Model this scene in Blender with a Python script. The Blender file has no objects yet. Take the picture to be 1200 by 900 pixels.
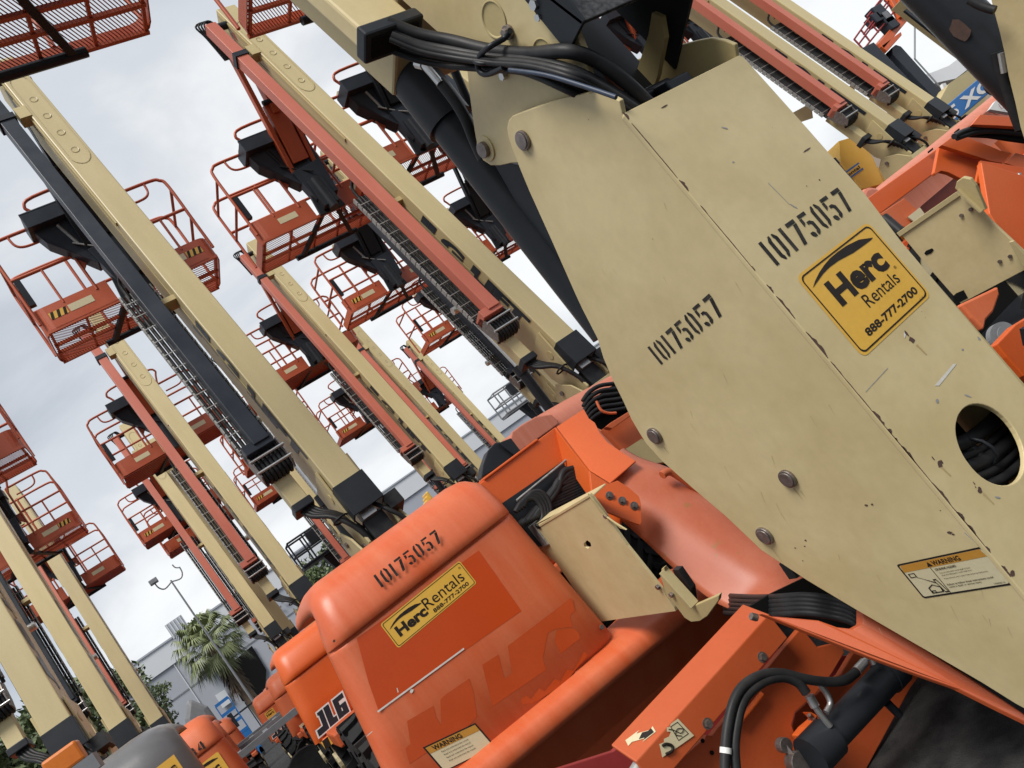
import bpy, bmesh, math, random
import numpy as np
from mathutils import Vector, Matrix
random.seed(7)
PI = math.pi
SC = bpy.context.scene
COL = SC.collection
# ------------------------------------------------------------------ camera
S, EYE = 1.15, 1.70            # site unit -> metres, eye height
FPX = 900.0
up = np.array([-0.606, -0.785, 0.1135]); up /= np.linalg.norm(up)
Yc = np.array([0, 0, 1.]) - up * up[2]; Yc /= np.linalg.norm(Yc)
Xc = np.cross(Yc, up)
az = math.radians(-28.0)
Wc = Xc * math.cos(az) - Yc * math.sin(az)
Hc = Xc * math.sin(az) + Yc * math.cos(az)
M = np.array([Wc, Hc, up])
cam = bpy.data.cameras.new("camera"); camo = bpy.data.objects.new("camera", cam); COL.objects.link(camo)
R = M[:, 0]; D_ = -M[:, 1]; B_ = -M[:, 2]
camo.matrix_world = Matrix(((R[0], D_[0], B_[0], 0), (R[1], D_[1], B_[1], 0), (R[2], D_[2], B_[2], EYE), (0, 0, 0, 1)))
cam.sensor_width = 36; cam.lens = 27.0; cam.clip_start = 0.05; cam.clip_end = 3000
SC.camera = camo
# ------------------------------------------------------------------ sky and sun
world = bpy.data.worlds.new("World"); SC.world = world; world.use_nodes = True
nt = world.node_tree; N = nt.nodes; L = nt.links
for n in list(N): N.remove(n)
wo = N.new('ShaderNodeOutputWorld'); bg = N.new('ShaderNodeBackground'); L.new(bg.outputs[0], wo.inputs[0])
sky = N.new('ShaderNodeTexSky'); sky.sky_type = 'NISHITA'; sky.sun_disc = False
SUN_EL, SUN_AZ = math.radians(60), math.radians(222)
sky.sun_elevation = SUN_EL; sky.sun_rotation = SUN_AZ
tc = N.new('ShaderNodeTexCoord'); mp = N.new('ShaderNodeMapping'); mp.inputs['Scale'].default_value = (1.0, 1.0, 2.2)
mp.inputs['Rotation'].default_value = (0.2, 0.3, 0.5)
L.new(tc.outputs['Generated'], mp.inputs[0])
nz = N.new('ShaderNodeTexNoise'); nz.inputs['Scale'].default_value = 2.1; nz.inputs['Detail'].default_value = 7; nz.inputs['Roughness'].default_value = 0.52
nz.inputs['Distortion'].default_value = 0.35
L.new(mp.outputs[0], nz.inputs['Vector'])
# broad direction the cloud is thinnest / brightest (towards the right of the yard, low)
vm = N.new('ShaderNodeVectorMath'); vm.operation = 'DOT_PRODUCT'
bd = Vector((0.80, 0.55, 0.22)).normalized(); vm.inputs[1].default_value = bd
L.new(tc.outputs['Generated'], vm.inputs[0])
mr = N.new('ShaderNodeMapRange'); mr.inputs[1].default_value = 0.35; mr.inputs[2].default_value = 1.0; mr.inputs[3].default_value = -0.08; mr.inputs[4].default_value = 0.30
L.new(vm.outputs['Value'], mr.inputs[0])
ad = N.new('ShaderNodeMath'); ad.operation = 'ADD'; L.new(nz.outputs['Fac'], ad.inputs[0]); L.new(mr.outputs[0], ad.inputs[1])
cr = N.new('ShaderNodeValToRGB'); cr.color_ramp.interpolation = 'EASE'
e = cr.color_ramp.elements
e[0].position = 0.38; e[0].color = (4.4, 4.8, 5.4, 1)
e[1].position = 0.79; e[1].color = (8.9, 9.0, 9.05, 1)
m_ = e.new(0.58); m_.color = (6.2, 6.55, 7.0, 1)
L.new(ad.outputs[0], cr.inputs[0])
mx = N.new('ShaderNodeMix'); mx.data_type = 'RGBA'; mx.inputs[0].default_value = 0.93
L.new(sky.outputs[0], mx.inputs[6]); L.new(cr.outputs[0], mx.inputs[7]); L.new(mx.outputs[2], bg.inputs[0])
bg.inputs[1].default_value = 0.10
sun = bpy.data.lights.new("sun", 'SUN'); so = bpy.data.objects.new("sun", sun); COL.objects.link(so)
sun.energy = 3.5; sun.angle = math.radians(24); sun.color = (1, 0.96, 0.9)
sdir = Vector((math.sin(SUN_AZ) * math.cos(SUN_EL), math.cos(SUN_AZ) * math.cos(SUN_EL), math.sin(SUN_EL)))
so.rotation_euler = sdir.to_track_quat('Z', 'Y').to_euler()
SC.view_settings.view_transform = 'Standard'; SC.view_settings.look = 'None'
SC.view_settings.exposure = 0.20; SC.view_settings.gamma = 1
SC.cycles.max_bounces = 6; SC.cycles.diffuse_bounces = 3; SC.cycles.glossy_bounces = 3
# ------------------------------------------------------------------ placing helpers
# site coordinates: a = across the rows, b = along the rows, z = up, origin at the eye
def ray(u, v):
    return Vector(M @ np.array([(u - 600) / FPX, (v - 450) / FPX, 1.0]))
def onb(u, v, b): r = ray(u, v); return r * (b / r[1])
def ona(u, v, a): r = ray(u, v); return r * (a / r[0])
def onz(u, v, z): r = ray(u, v); return r * (z / r[2])
def onpl(u, v, p0, nn): r_ = ray(u, v); return r_ * (p0.dot(nn)/r_.dot(nn))
def w(p): return Vector((p[0] * S, p[1] * S, p[2] * S + EYE))
GZ0, GSL = -1.48, -0.02        # the yard falls gently away
def ground(b): return GZ0 + GSL * b
def place(u, v):
    r = ray(u, v); s = (0.95 + 0.13) / (r[2] + 0.02 * r[1]); return r * s
def corner(u, v, side):        # far floor corner of a platform -> boom pivot
    r = ray(u, v); s = (0.95 + 0.13 + 3.7 + 0.068) / (r[2] + 0.02 * r[1]); p = r * s
    return Vector((p[0] + (1.05 if side < 0 else -0.97), p[1] - 3.4, 0.95 - 0.02 * (p[1] - 3.4 - 6.5)))
# ------------------------------------------------------------------ materials
MATS = {}
def new_mat(name):
    m = bpy.data.materials.new(name); m.use_nodes = True; MATS[name] = m
    return m, m.node_tree.nodes, m.node_tree.links, m.node_tree.nodes['Principled BSDF']
def paint(name, c1, c2, rough=0.45, scale=3.0, bump=0.02, metal=0.0, contrast=0.25, grain=60, coat=0.0, spots=None, streak=None):
    """two tone weathered surface: c1 base, c2 faded; fine speckle; optional rust spots"""
    m, n, l, b = new_mat(name)
    tc = n.new('ShaderNodeTexCoord')
    a = n.new('ShaderNodeTexNoise'); a.inputs['Scale'].default_value = scale; a.inputs['Detail'].default_value = 6; a.inputs['Roughness'].default_value = 0.6
    src = tc.outputs['Object']
    if streak:
        mpp = n.new('ShaderNodeMapping'); mpp.inputs['Scale'].default_value = streak; l.new(src, mpp.inputs[0]); l.new(mpp.outputs[0], a.inputs['Vector'])
    else: l.new(src, a.inputs['Vector'])
    r = n.new('ShaderNodeValToRGB'); r.color_ramp.elements[0].position = 0.5 - contrast; r.color_ramp.elements[1].position = 0.5 + contrast
    r.color_ramp.elements[0].color = (*c1, 1); r.color_ramp.elements[1].color = (*c2, 1); l.new(a.outputs['Fac'], r.inputs[0])
    g = n.new('ShaderNodeTexNoise'); g.inputs['Scale'].default_value = grain; g.inputs['Detail'].default_value = 3; l.new(src, g.inputs['Vector'])
    mm = n.new('ShaderNodeMix'); mm.data_type = 'RGBA'; mm.blend_type = 'MULTIPLY'; mm.inputs[0].default_value = 0.12
    gr = n.new('ShaderNodeMapRange'); gr.inputs[1].default_value = 0.3; gr.inputs[2].default_value = 0.7; gr.inputs[3].default_value = 0.65; gr.inputs[4].default_value = 1.1
    l.new(g.outputs['Fac'], gr.inputs[0]); l.new(r.outputs[0], mm.inputs[6]); l.new(gr.outputs[0], mm.inputs[7])
    out = mm.outputs[2]
    if spots:
        sp = n.new('ShaderNodeTexNoise'); sp.inputs['Scale'].default_value = spots[1]; sp.inputs['Detail'].default_value = 8; sp.inputs['Roughness'].default_value = 0.7
        l.new(src, sp.inputs['Vector'])
        sr = n.new('ShaderNodeMapRange'); sr.inputs[1].default_value = spots[2]; sr.inputs[2].default_value = spots[2] + 0.02; l.new(sp.outputs['Fac'], sr.inputs[0])
        m2 = n.new('ShaderNodeMix'); m2.data_type = 'RGBA'; l.new(sr.outputs[0], m2.inputs[0]); l.new(out, m2.inputs[6]); m2.inputs[7].default_value = (*spots[0], 1)
        out = m2.outputs[2]
    if name in ('beige_paint', 'platform_orange', 'faded_orange_paint', 'carrier_beam_orange', 'slate_paint'):
        oi = n.new('ShaderNodeObjectInfo'); vr = n.new('ShaderNodeMapRange'); vr.inputs[3].default_value = .88; vr.inputs[4].default_value = 1.10; l.new(oi.outputs['Random'], vr.inputs[0])
        hs = n.new('ShaderNodeHueSaturation'); l.new(vr.outputs[0], hs.inputs['Value']); l.new(out, hs.inputs['Color']); out = hs.outputs[0]
    l.new(out, b.inputs['Base Color'])
    rr = n.new('ShaderNodeMapRange'); rr.inputs[3].default_value = max(0.05, rough - 0.1); rr.inputs[4].default_value = min(1, rough + 0.15)
    l.new(a.outputs['Fac'], rr.inputs[0]); l.new(rr.outputs[0], b.inputs['Roughness'])
    b.inputs['Metallic'].default_value = metal
    if max(c2) < .08: b.inputs['Specular IOR Level'].default_value = 0.22
    if coat: b.inputs['Coat Weight'].default_value = coat; b.inputs['Coat Roughness'].default_value = 0.15
    if bump:
        bp = n.new('ShaderNodeBump'); bp.inputs['Strength'].default_value = bump * 6; bp.inputs['Distance'].default_value = 0.002
        l.new(g.outputs['Fac'], bp.inputs['Height']); l.new(bp.outputs[0], b.inputs['Normal'])
    return m
ORANGE = paint('orange_paint', (0.60, 0.094, 0.014), (0.64, 0.120, 0.024), 0.38, 1.6, contrast=0.2)
PINKY = paint('chalky_pink_orange_paint', (0.50, 0.150, 0.085), (0.56, 0.20, 0.13), 0.5, 3, contrast=0.2, streak=(6, 1, .4))
FADED = paint('faded_orange_paint', (0.57, 0.105, 0.026), (0.62, 0.155, 0.060), 0.5, 2.2, contrast=0.22, streak=(1, 1, 0.35))
TUBEP = paint('scuffed_guard_paint', (0.48, 0.098, 0.036), (0.56, 0.165, 0.085), 0.42, 3, contrast=0.2, spots=((0.38, 0.15, 0.045), 5, 0.60))
HOODP = paint('chalky_hood_paint', (0.56, 0.098, 0.028), (0.60, 0.150, 0.062), 0.42, 2.0, contrast=0.20, coat=0.05, streak=(5, 1, 0.6))
UNFADED = paint('unfaded_orange_paint', (0.55, 0.068, 0.010), (0.50, 0.058, 0.008), 0.3, 3, contrast=0.3, coat=0.2)
GHOST = paint('ghost_logo_orange', (0.44, 0.058, 0.011), (0.49, 0.072, 0.015), 0.34, 5, contrast=0.3)
DARKOR = paint('chassis_orange', (0.44, 0.070, 0.015), (0.48, 0.095, 0.026), 0.5, 3, contrast=0.25, spots=((0.12, 0.05, 0.03), 9, 0.72))
BASKP = paint('platform_orange', (0.40, 0.07, 0.024), (0.46, 0.105, 0.045), 0.42, 2.0)
BEIGE = paint('beige_paint', (0.455, 0.37, 0.185), (0.54, 0.445, 0.235), 0.42, 1.6, contrast=0.3, streak=(3, 1, .35), spots=((0.30, 0.23, 0.12), 7, 0.70))
BEIGEN = paint('worn_beige_paint', (0.535, 0.428, 0.218), (0.625, 0.515, 0.282), 0.42, 2.6, contrast=0.15, bump=0.012, grain=30, spots=((0.16, 0.10, 0.06), 16, 0.80))
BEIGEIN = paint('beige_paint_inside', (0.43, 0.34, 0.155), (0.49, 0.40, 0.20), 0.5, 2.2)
BLACK = paint('black_paint', (0.014, 0.016, 0.019), (0.024, 0.027, 0.032), 0.36, 3)
SLATE = paint('slate_paint', (0.020, 0.025, 0.033), (0.032, 0.038, 0.048), 0.35, 3)
BLACKR = paint('black_textured_cover', (0.010, 0.010, 0.011), (0.07, 0.07, 0.075), 0.55, 60, contrast=0.2, bump=0.12)
RUBBER = paint('black_rubber', (0.012, 0.012, 0.013), (0.030, 0.030, 0.031), 0.45, 12)
BLUEH = paint('hose_blue_print', (0.012, 0.02, 0.04), (0.03, 0.05, 0.09), 0.45, 40)
TYRE = paint('tyre_rubber', (0.014, 0.015, 0.016), (0.032, 0.032, 0.032), 0.8, 6)
STEEL = paint('bare_steel', (0.50, 0.50, 0.49), (0.62, 0.62, 0.60), 0.3, 8, metal=0.85)
PIN = paint('weathered_pin_steel', (0.13, 0.105, 0.09), (0.30, 0.26, 0.24), 0.38, 30, metal=0.7)
RUST = paint('rusty_steel', (0.06, 0.035, 0.028), (0.10, 0.055, 0.04), 0.8, 30)
ROSE = paint('copper_fitting', (0.22, 0.09, 0.06), (0.30, 0.13, 0.09), 0.5, 12)
GALV = paint('galvanised_links', (0.20, 0.20, 0.19), (0.42, 0.42, 0.40), 0.5, 30, metal=0.4)
YEL = paint('sticker_yellow', (0.70, 0.40, 0.055), (0.74, 0.44, 0.075), 0.32, 5)
INK = paint('sticker_ink', (0.018, 0.014, 0.012), (0.03, 0.024, 0.02), 0.4, 20)
STENCIL = paint('stencil_black', (0.012, 0.012, 0.013), (0.05, 0.045, 0.04), 0.6, 35, contrast=0.15)
CREAM = paint('sticker_cream', (0.58, 0.50, 0.31), (0.62, 0.55, 0.36), 0.4, 6)
WORANGE = paint('sticker_warning_orange', (0.46, 0.21, 0.03), (0.50, 0.25, 0.04), 0.4, 6)
WHITE = paint('sticker_white', (0.62, 0.62, 0.6), (0.72, 0.72, 0.7), 0.4, 10)
SCR = paint('scratch_white', (0.55, 0.52, 0.46), (0.7, 0.68, 0.62), 0.6, 20)
SCRG = paint('scratch_grey', (0.25, 0.25, 0.26), (0.33, 0.33, 0.34), 0.6, 20)
STAIN = paint('ochre_scuff', (0.33, 0.13, 0.04), (0.42, 0.15, 0.055), 0.6, 9)
LGREY = paint('hood_grey_plastic', (0.10, 0.10, 0.105), (0.15, 0.15, 0.15), 0.3, 2)
BLUE = paint('blue_paint', (0.012, 0.12, 0.36), (0.02, 0.15, 0.42), 0.4, 2)
GLASSB = paint('dark_cloth_seat', (0.015, 0.016, 0.018), (0.03, 0.03, 0.03), 0.8, 6)
WALLU = paint('warehouse_upper_wall', (0.62, 0.65, 0.68), (0.66, 0.68, 0.71), 0.7, 0.3, bump=0)
WALLL = paint('warehouse_lower_wall', (0.38, 0.40, 0.45), (0.41, 0.43, 0.48), 0.7, 0.3, bump=0)
TAN = paint('tan_wall', (0.42, 0.33, 0.25), (0.46, 0.37, 0.29), 0.7, 0.5, bump=0)
CANOPY = paint('white_canopy_cloth', (0.72, 0.73, 0.74), (0.78, 0.79, 0.8), 0.7, 0.5, bump=0)
DARKH = paint('opening_shade', (0.004, 0.004, 0.004), (0.006, 0.006, 0.006), 0.9, 2, bump=0)  # near-black colour standing in for the shade inside openings
GROUND = paint('asphalt', (0.018, 0.018, 0.019), (0.050, 0.049, 0.047), 0.85, 9, bump=0.6, grain=120, contrast=0.15)
LEAF = paint('tree_leaf', (0.075, 0.11, 0.045), (0.15, 0.185, 0.085), 0.6, 4, bump=0)
PLEAF = paint('palm_leaf', (0.10, 0.13, 0.045), (0.24, 0.27, 0.12), 0.5, 4, bump=0)
BARK = paint('tree_bark', (0.10, 0.07, 0.045), (0.17, 0.12, 0.08), 0.9, 8)
GREYM = paint('grey_galvanised_pole', (0.16, 0.17, 0.18), (0.22, 0.22, 0.23), 0.5, 6)
AMBER = paint('amber_beacon', (0.55, 0.13, 0.01), (0.65, 0.18, 0.015), 0.3, 6)
REDS = paint('dark_red_steel', (0.22, 0.02, 0.02), (0.28, 0.03, 0.03), 0.5, 3)
# ------------------------------------------------------------------ mesh helpers
class G:
    """collects geometry; V in site coordinates"""
    def __init__(s): s.v = []; s.f = []; s.sm = []
    def add(s, vs, fs, smooth=False):
        k = len(s.v); s.v += [tuple(p) for p in vs]
        for f in fs: s.f.append([i + k for i in f]); s.sm.append(smooth)
        return s
    def box(s, lo, hi):
        x0, y0, z0 = lo; x1, y1, z1 = hi
        return s.add([(x0,y0,z0),(x1,y0,z0),(x1,y1,z0),(x0,y1,z0),(x0,y0,z1),(x1,y0,z1),(x1,y1,z1),(x0,y1,z1)],
                     [(0,3,2,1),(4,5,6,7),(0,1,5,4),(1,2,6,5),(2,3,7,6),(3,0,4,7)])
    def obox(s, c, ax, ay, az_):   # centre + half axes
        c, ax, ay, az_ = map(Vector, (c, ax, ay, az_))
        vs = [c + ax * i + ay * j + az_ * k for k in (-1, 1) for i, j in ((-1,-1),(1,-1),(1,1),(-1,1))]
        fs = [(0,3,2,1),(4,5,6,7),(0,1,5,4),(1,2,6,5),(2,3,7,6),(3,0,4,7)]
        if ax.cross(ay).dot(az_) < 0: fs = [tuple(reversed(f)) for f in fs]
        return s.add(vs, fs)
    def prism(s, pts, off):
        pts = [Vector(p) for p in pts]; off = Vector(off); n = len(pts)
        nm = Vector((0, 0, 0))
        for i in range(n): nm += pts[i].cross(pts[(i + 1) % n])
        if nm.dot(off) > 0: pts = pts[::-1]
        vs = pts + [p + off for p in pts]
        fs = [tuple(range(n)), tuple(range(2 * n - 1, n - 1, -1))]
        fs += [(i, i + n, (i + 1) % n + n, (i + 1) % n) for i in range(n)]
        return s.add(vs, fs)
    def flat(s, pts): return s.add(pts, [tuple(range(len(pts)))])
    def tube(s, path, r, n=8, cap=True, closed=False):
        path = [Vector(p) for p in path]; m = len(path)
        rs = r if isinstance(r, (list, tuple)) else [r] * m
        vs = []; prev = None
        for i, p in enumerate(path):
            if closed: t = path[(i + 1) % m] - path[i - 1]
            else: t = path[min(i + 1, m - 1)] - path[max(i - 1, 0)]
            t.normalize()
            if prev is None:
                h = Vector((0, 0, 1)) if abs(t.z) < 0.9 else Vector((1, 0, 0))
                x = t.cross(h).normalized()
            else:
                x = (prev - t * prev.dot(t)).normalized()
            prev = x; y = t.cross(x)
            for k in range(n):
                an = 2 * PI * k / n; vs.append(p + (x * math.cos(an) + y * math.sin(an)) * rs[i])
        fs = []
        for i in range(m if closed else m - 1):
            j = (i + 1) % m
            for k in range(n): fs.append((i*n+k, i*n+(k+1)%n, j*n+(k+1)%n, j*n+k))
        s.add(vs, fs, True)
        if cap and not closed:
            s.add(vs[:n], [tuple(range(n - 1, -1, -1))]); s.add(vs[-n:], [tuple(range(n))])
        return s
    def bar(s, p, q, wd, th, upv=(0, 0, 1)):
        p, q = Vector(p), Vector(q); t = (q - p); c = (p + q) / 2
        x = t.cross(Vector(upv)).normalized(); y = x.cross(t).normalized()
        return s.obox(c, t / 2, x * wd / 2, y * th / 2)
    def grid(s, rows, smooth=True, flip=False):
        n = len(rows[0]); vs = [p for r_ in rows for p in r_]
        fs = []
        for i in range(len(rows) - 1):
            for k in range(n - 1):
                f = (i*n+k, i*n+k+1, (i+1)*n+k+1, (i+1)*n+k); fs.append(f[::-1] if flip else f)
        return s.add(vs, fs, smooth)
def smooth_path(pts, n=6, closed=False):
    P = [Vector(p) for p in pts]; out = []; m = len(P)
    for i in range(m if closed else m - 1):
        if closed: p0, p1, p2, p3 = P[i-1], P[i], P[(i+1) % m], P[(i+2) % m]
        else: p0, p1, p2, p3 = P[max(i-1,0)], P[i], P[i+1], P[min(i+2, m-1)]
        for k in range(n):
            t = k / n
            out.append(0.5 * ((2*p1) + (p2-p0)*t + (2*p0-5*p1+4*p2-p3)*t*t + (3*p1-p0-3*p2+p3)*t**3))
    if not closed: out.append(P[-1])
    return out
def mesh(name, g, mat, off=(0, 0, 0), bevel=0, solid=0):
    me = bpy.data.meshes.new(name)
    o = Vector(off)
    me.from_pydata([tuple((Vector(p) - o) * S) for p in g.v], [], g.f)
    me.polygons.foreach_set('use_smooth', g.sm)
    me.materials.append(mat); me.update()
    return me
def obj(name, g, mat, parent=None, off=(0, 0, 0), bevel=0, solid=0, kind=None, label=None):
    me = mesh(name, g, mat, off)
    ob = bpy.data.objects.new(name, me); COL.objects.link(ob)
    if parent: ob.parent = parent
    else: ob.location = w(off)
    if solid:
        md = ob.modifiers.new('solid', 'SOLIDIFY'); md.thickness = solid * S; md.offset = -1
    if bevel:
        md = ob.modifiers.new('bevel', 'BEVEL'); md.width = bevel * S; md.segments = 2; md.limit_method = 'ANGLE'; md.angle_limit = 0.7
    if kind: ob['kind'] = kind
    if label: ob['label'] = label
    return ob
def tag(o, label, cat, group=None):
    o['label'] = label; o['category'] = cat
    if group: o['group'] = group
def empty(name, at, label=None, cat=None, group=None):
    o = bpy.data.objects.new(name, None); COL.objects.link(o); o.location = w(at); o.empty_display_size = 0.3
    if label: tag(o, label, cat, group)
    return o
def kids(o): return KIDS.get(o.name, [])
def copy_tree(o, parent=None):
    c = o.copy(); COL.objects.link(c)
    if parent: c.parent = parent
    for ch in [x for x in ALLOBJ if x.parent == o]: copy_tree(ch, c)
    return c
# lettering ------------------------------------------------------------
_tc = {}
def text_geo(txt, bold=0.0, shear=0.0):
    k = (txt, bold, shear)
    if k in _tc: return _tc[k]
    cu = bpy.data.curves.new('t', 'FONT'); cu.body = txt; cu.offset = bold; cu.shear = shear; cu.resolution_u = 3
    ob = bpy.data.objects.new('t', cu); COL.objects.link(ob)
    dg = bpy.context.evaluated_depsgraph_get(); me = ob.evaluated_get(dg).to_mesh()
    vs = [tuple(v.co[:2]) for v in me.vertices]; fs = [tuple(p.vertices) for p in me.polygons]
    ob.evaluated_get(dg).to_mesh_clear(); bpy.data.objects.remove(ob); bpy.data.curves.remove(cu)
    xs = [v[0] for v in vs]; ys = [v[1] for v in vs]
    x0, x1, y0, y1 = min(xs), max(xs), min(ys), max(ys)
    vs = [((x - x0) / (x1 - x0), (y - y0) / (y1 - y0)) for x, y in vs]
    _tc[k] = (vs, fs); return _tc[k]
class Frame:
    """flat decal frame: origin, u axis, v axis (full extents), lifted along normal"""
    def __init__(s, o, u, v, nrm): s.o = Vector(o); s.u = Vector(u); s.v = Vector(v); s.n = Vector(nrm).normalized()
    def p(s, x, y, h=0.0): return s.o + s.u * x + s.v * y + s.n * h
    def poly(s, g, pts, h): 
        P = [s.p(x, y, h) for x, y in pts]; n = Vector((0, 0, 0))
        for i in range(len(P)): n += (P[i]-P[0]).cross(P[(i + 1) % len(P)]-P[0])
        if n.dot(s.n) < 0: P = P[::-1]
        g.add(P, [tuple(range(len(P)))])
    def text(s, g, txt, x0, y0, x1, y1, h, bold=0.0, shear=0.0):
        vs, fs = text_geo(txt, bold, shear)
        P = [s.p(x0 + (x1 - x0) * x, y0 + (y1 - y0) * y, h) for x, y in vs]
        g.add(P, fs)
    def polys(s, g, polys, x0, y0, x1, y1, h, sh=0.0):
        for pl in polys: s.poly(g, [(x0 + (x1 - x0) * (x + sh * y), y0 + (y1 - y0) * y) for x, y in pl], h)
def mirx(p, wd): return [(wd - x, y) for x, y in p]
_h = [(0, .18), (.13, 0), (.21, 0), (.21, .13), (.17, .2), (.17, .8), (.21, .87), (.21, 1), (.13, 1), (0, .82)]
ST = {'1': [[(.02, 0), (.19, 0), (.19, 1), (.02, 1)]],
      '0': [_h, mirx(_h, .5)],
      '7': [[(0, 1), (.5, 1), (.5, .84), (0, .84)], [(.5, .81), (.3, .81), (.08, 0), (.27, 0)]],
      '5': [[(0, 1), (.46, 1), (.46, .86), (0, .86)], [(0, .83), (.15, .83), (.15, .62), (0, .5)],
            [(.18, .62), (.36, .62), (.5, .5), (.5, .12), (.38, 0), (.28, 0), (.28, .13), (.34, .19), (.34, .44), (.29, .5), (.18, .5)],
            [(0, .22), (0, .12), (.1, 0), (.24, 0), (.24, .13), (.16, .22)]],
      '9': [[(0, .88), (.12, 1), (.23, 1), (.23, .88), (.16, .8), (.16, .58), (.23, .5), (.23, .42), (.1, .42), (0, .52)],
            [(.5, .88), (.38, 1), (.27, 1), (.27, .88), (.34, .8), (.34, .5), (.27, .42), (.34, .35), (.34, .18), (.27, .12), (.27, 0), (.38, 0), (.5, .14)],
            [(0, .22), (0, .12), (.1, 0), (.23, 0), (.23, .13), (.16, .22)]],
      '8': [[(0, .58), (0, .9), (.12, 1), (.23, 1), (.23, .88), (.16, .8), (.16, .62), (.23, .56), (.23, .5)],
            [(.5, .58), (.5, .9), (.38, 1), (.27, 1), (.27, .88), (.34, .8), (.34, .62), (.27, .56), (.27, .5)],
            [(0, .44), (0, .1), (.12, 0), (.23, 0), (.23, .12), (.16, .2), (.16, .38), (.23, .44), (.23, .48)],
            [(.5, .44), (.5, .1), (.38, 0), (.27, 0), (.27, .12), (.34, .2), (.34, .38), (.27, .44), (.27, .48)]],
      '4': [[(.3, 0), (.46, 0), (.46, 1), (.3, 1)], [(0, .2), (.27, .2), (.27, .34), (.14, .34), (.27, .8), (.27, 1), (0, .36)]]}
def stencil(fr, g, txt, x0, y0, x1, y1, h):
    adv = [0.37 if c == '1' else 0.64 for c in txt]; tot = sum(adv) - 0.14; x = 0
    for c, a in zip(txt, adv):
        sc = (x1 - x0) / tot
        for pl in ST[c]:
            cx_ = sum(p[0] for p in pl)/len(pl)
            fr.poly(g, [(x0 + (x + cx_ + (px - cx_)*.88) * sc, y0 + (y1 - y0) * py) for px, py in pl], h)
        x += a
JLG = [[(0, 0), (.62, 0), (.62, 1), (.30, 1), (.30, .86), (.36, .86), (.36, .30), (0, .30)],
       [(.68, 0), (1.18, 0), (1.18, .28), (1.0, .28), (1.0, 1), (.68, 1)],
       [(1.24, 0), (1.86, 0), (1.86, .56), (1.50, .56), (1.50, .42), (1.58, .42), (1.58, .24), (1.52, .24), (1.52, .76), (1.86, .76), (1.86, 1), (1.24, 1)]]
JLGB = [[(-.08, -.08), (.65, -.08), (.65, 1.08), (.24, 1.08), (.24, .80), (.30, .80), (.30, .36), (-.08, .36)],
        [(.65, -.08), (1.24, -.08), (1.24, .34), (1.06, .34), (1.06, 1.08), (.65, 1.08)],
        [(1.18, -.08), (1.94, -.08), (1.94, 1.08), (1.18, 1.08)]]
def jlg(fr, parent, off, x0, y0, x1, y1, h=0.002, ink=SLATE, back=WHITE):
    sc = 1 / 1.86
    P = lambda L_: [[(x * sc, y) for x, y in q] for q in L_]
    if back:
        g = G(); fr.polys(g, P(JLGB), x0, y0, x1, y1, h, 0.12); obj('logo_outline', g, back, parent, off)
    g = G(); fr.polys(g, P(JLG), x0, y0, x1, y1, h * 2, 0.12); obj('logo_letters', g, ink, parent, off)
def rrect(x0, y0, x1, y1, rx, ry, n=4):
    pts = []
    for cx, cy, a0 in ((x1 - rx, y0 + ry, -90), (x1 - rx, y1 - ry, 0), (x0 + rx, y1 - ry, 90), (x0 + rx, y0 + ry, 180)):
        for k in range(n + 1):
            an = math.radians(a0 + 90 * k / n); pts.append((cx + rx * math.cos(an), cy + ry * math.sin(an)))
    return pts
def ring(fr, g, outer, inner, h):
    P = [fr.p(x, y, h) for x, y in outer] + [fr.p(x, y, h) for x, y in inner]; n = len(outer)
    g.add(P, [(i, (i + 1) % n, (i + 1) % n + n, i + n) for i in range(n)])
SWOOSH = [(0,0),(.08,.34),(.18,.64),(.29,.86),(.4,1),(.52,1.02),(.66,.98),(.84,.74),(1,.16),(.96,.10),(.84,.12),(.67,.18),(.46,.42),(.32,.46),(.20,.36),(.09,.16)]

# boom direction, front normal
BA = math.radians(13.2)
dv = Vector((0, math.sin(BA), math.cos(BA))); nv = Vector((0, -math.cos(BA), math.sin(BA)))
def P(s, a, t): return dv * s + Vector((a, 0, 0)) - nv * t
def pbox(g, s0, s1, a0, a1, t0, t1):
    c = P((s0+s1)/2, (a0+a1)/2, (t0+t1)/2)
    return g.obox(c, Vector((1,0,0))*(a1-a0)/2, dv*(s1-s0)/2, nv*(t1-t0)/2)
def disc(c, r, nrm, n=14):
    c = Vector(c); nrm = Vector(nrm).normalized(); h = Vector((0,0,1)) if abs(nrm.z) < .9 else Vector((1,0,0))
    x = nrm.cross(h).normalized(); y = nrm.cross(x)
    return [c + (x*math.cos(2*PI*k/n) + y*math.sin(2*PI*k/n))*r for k in range(n)]
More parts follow.
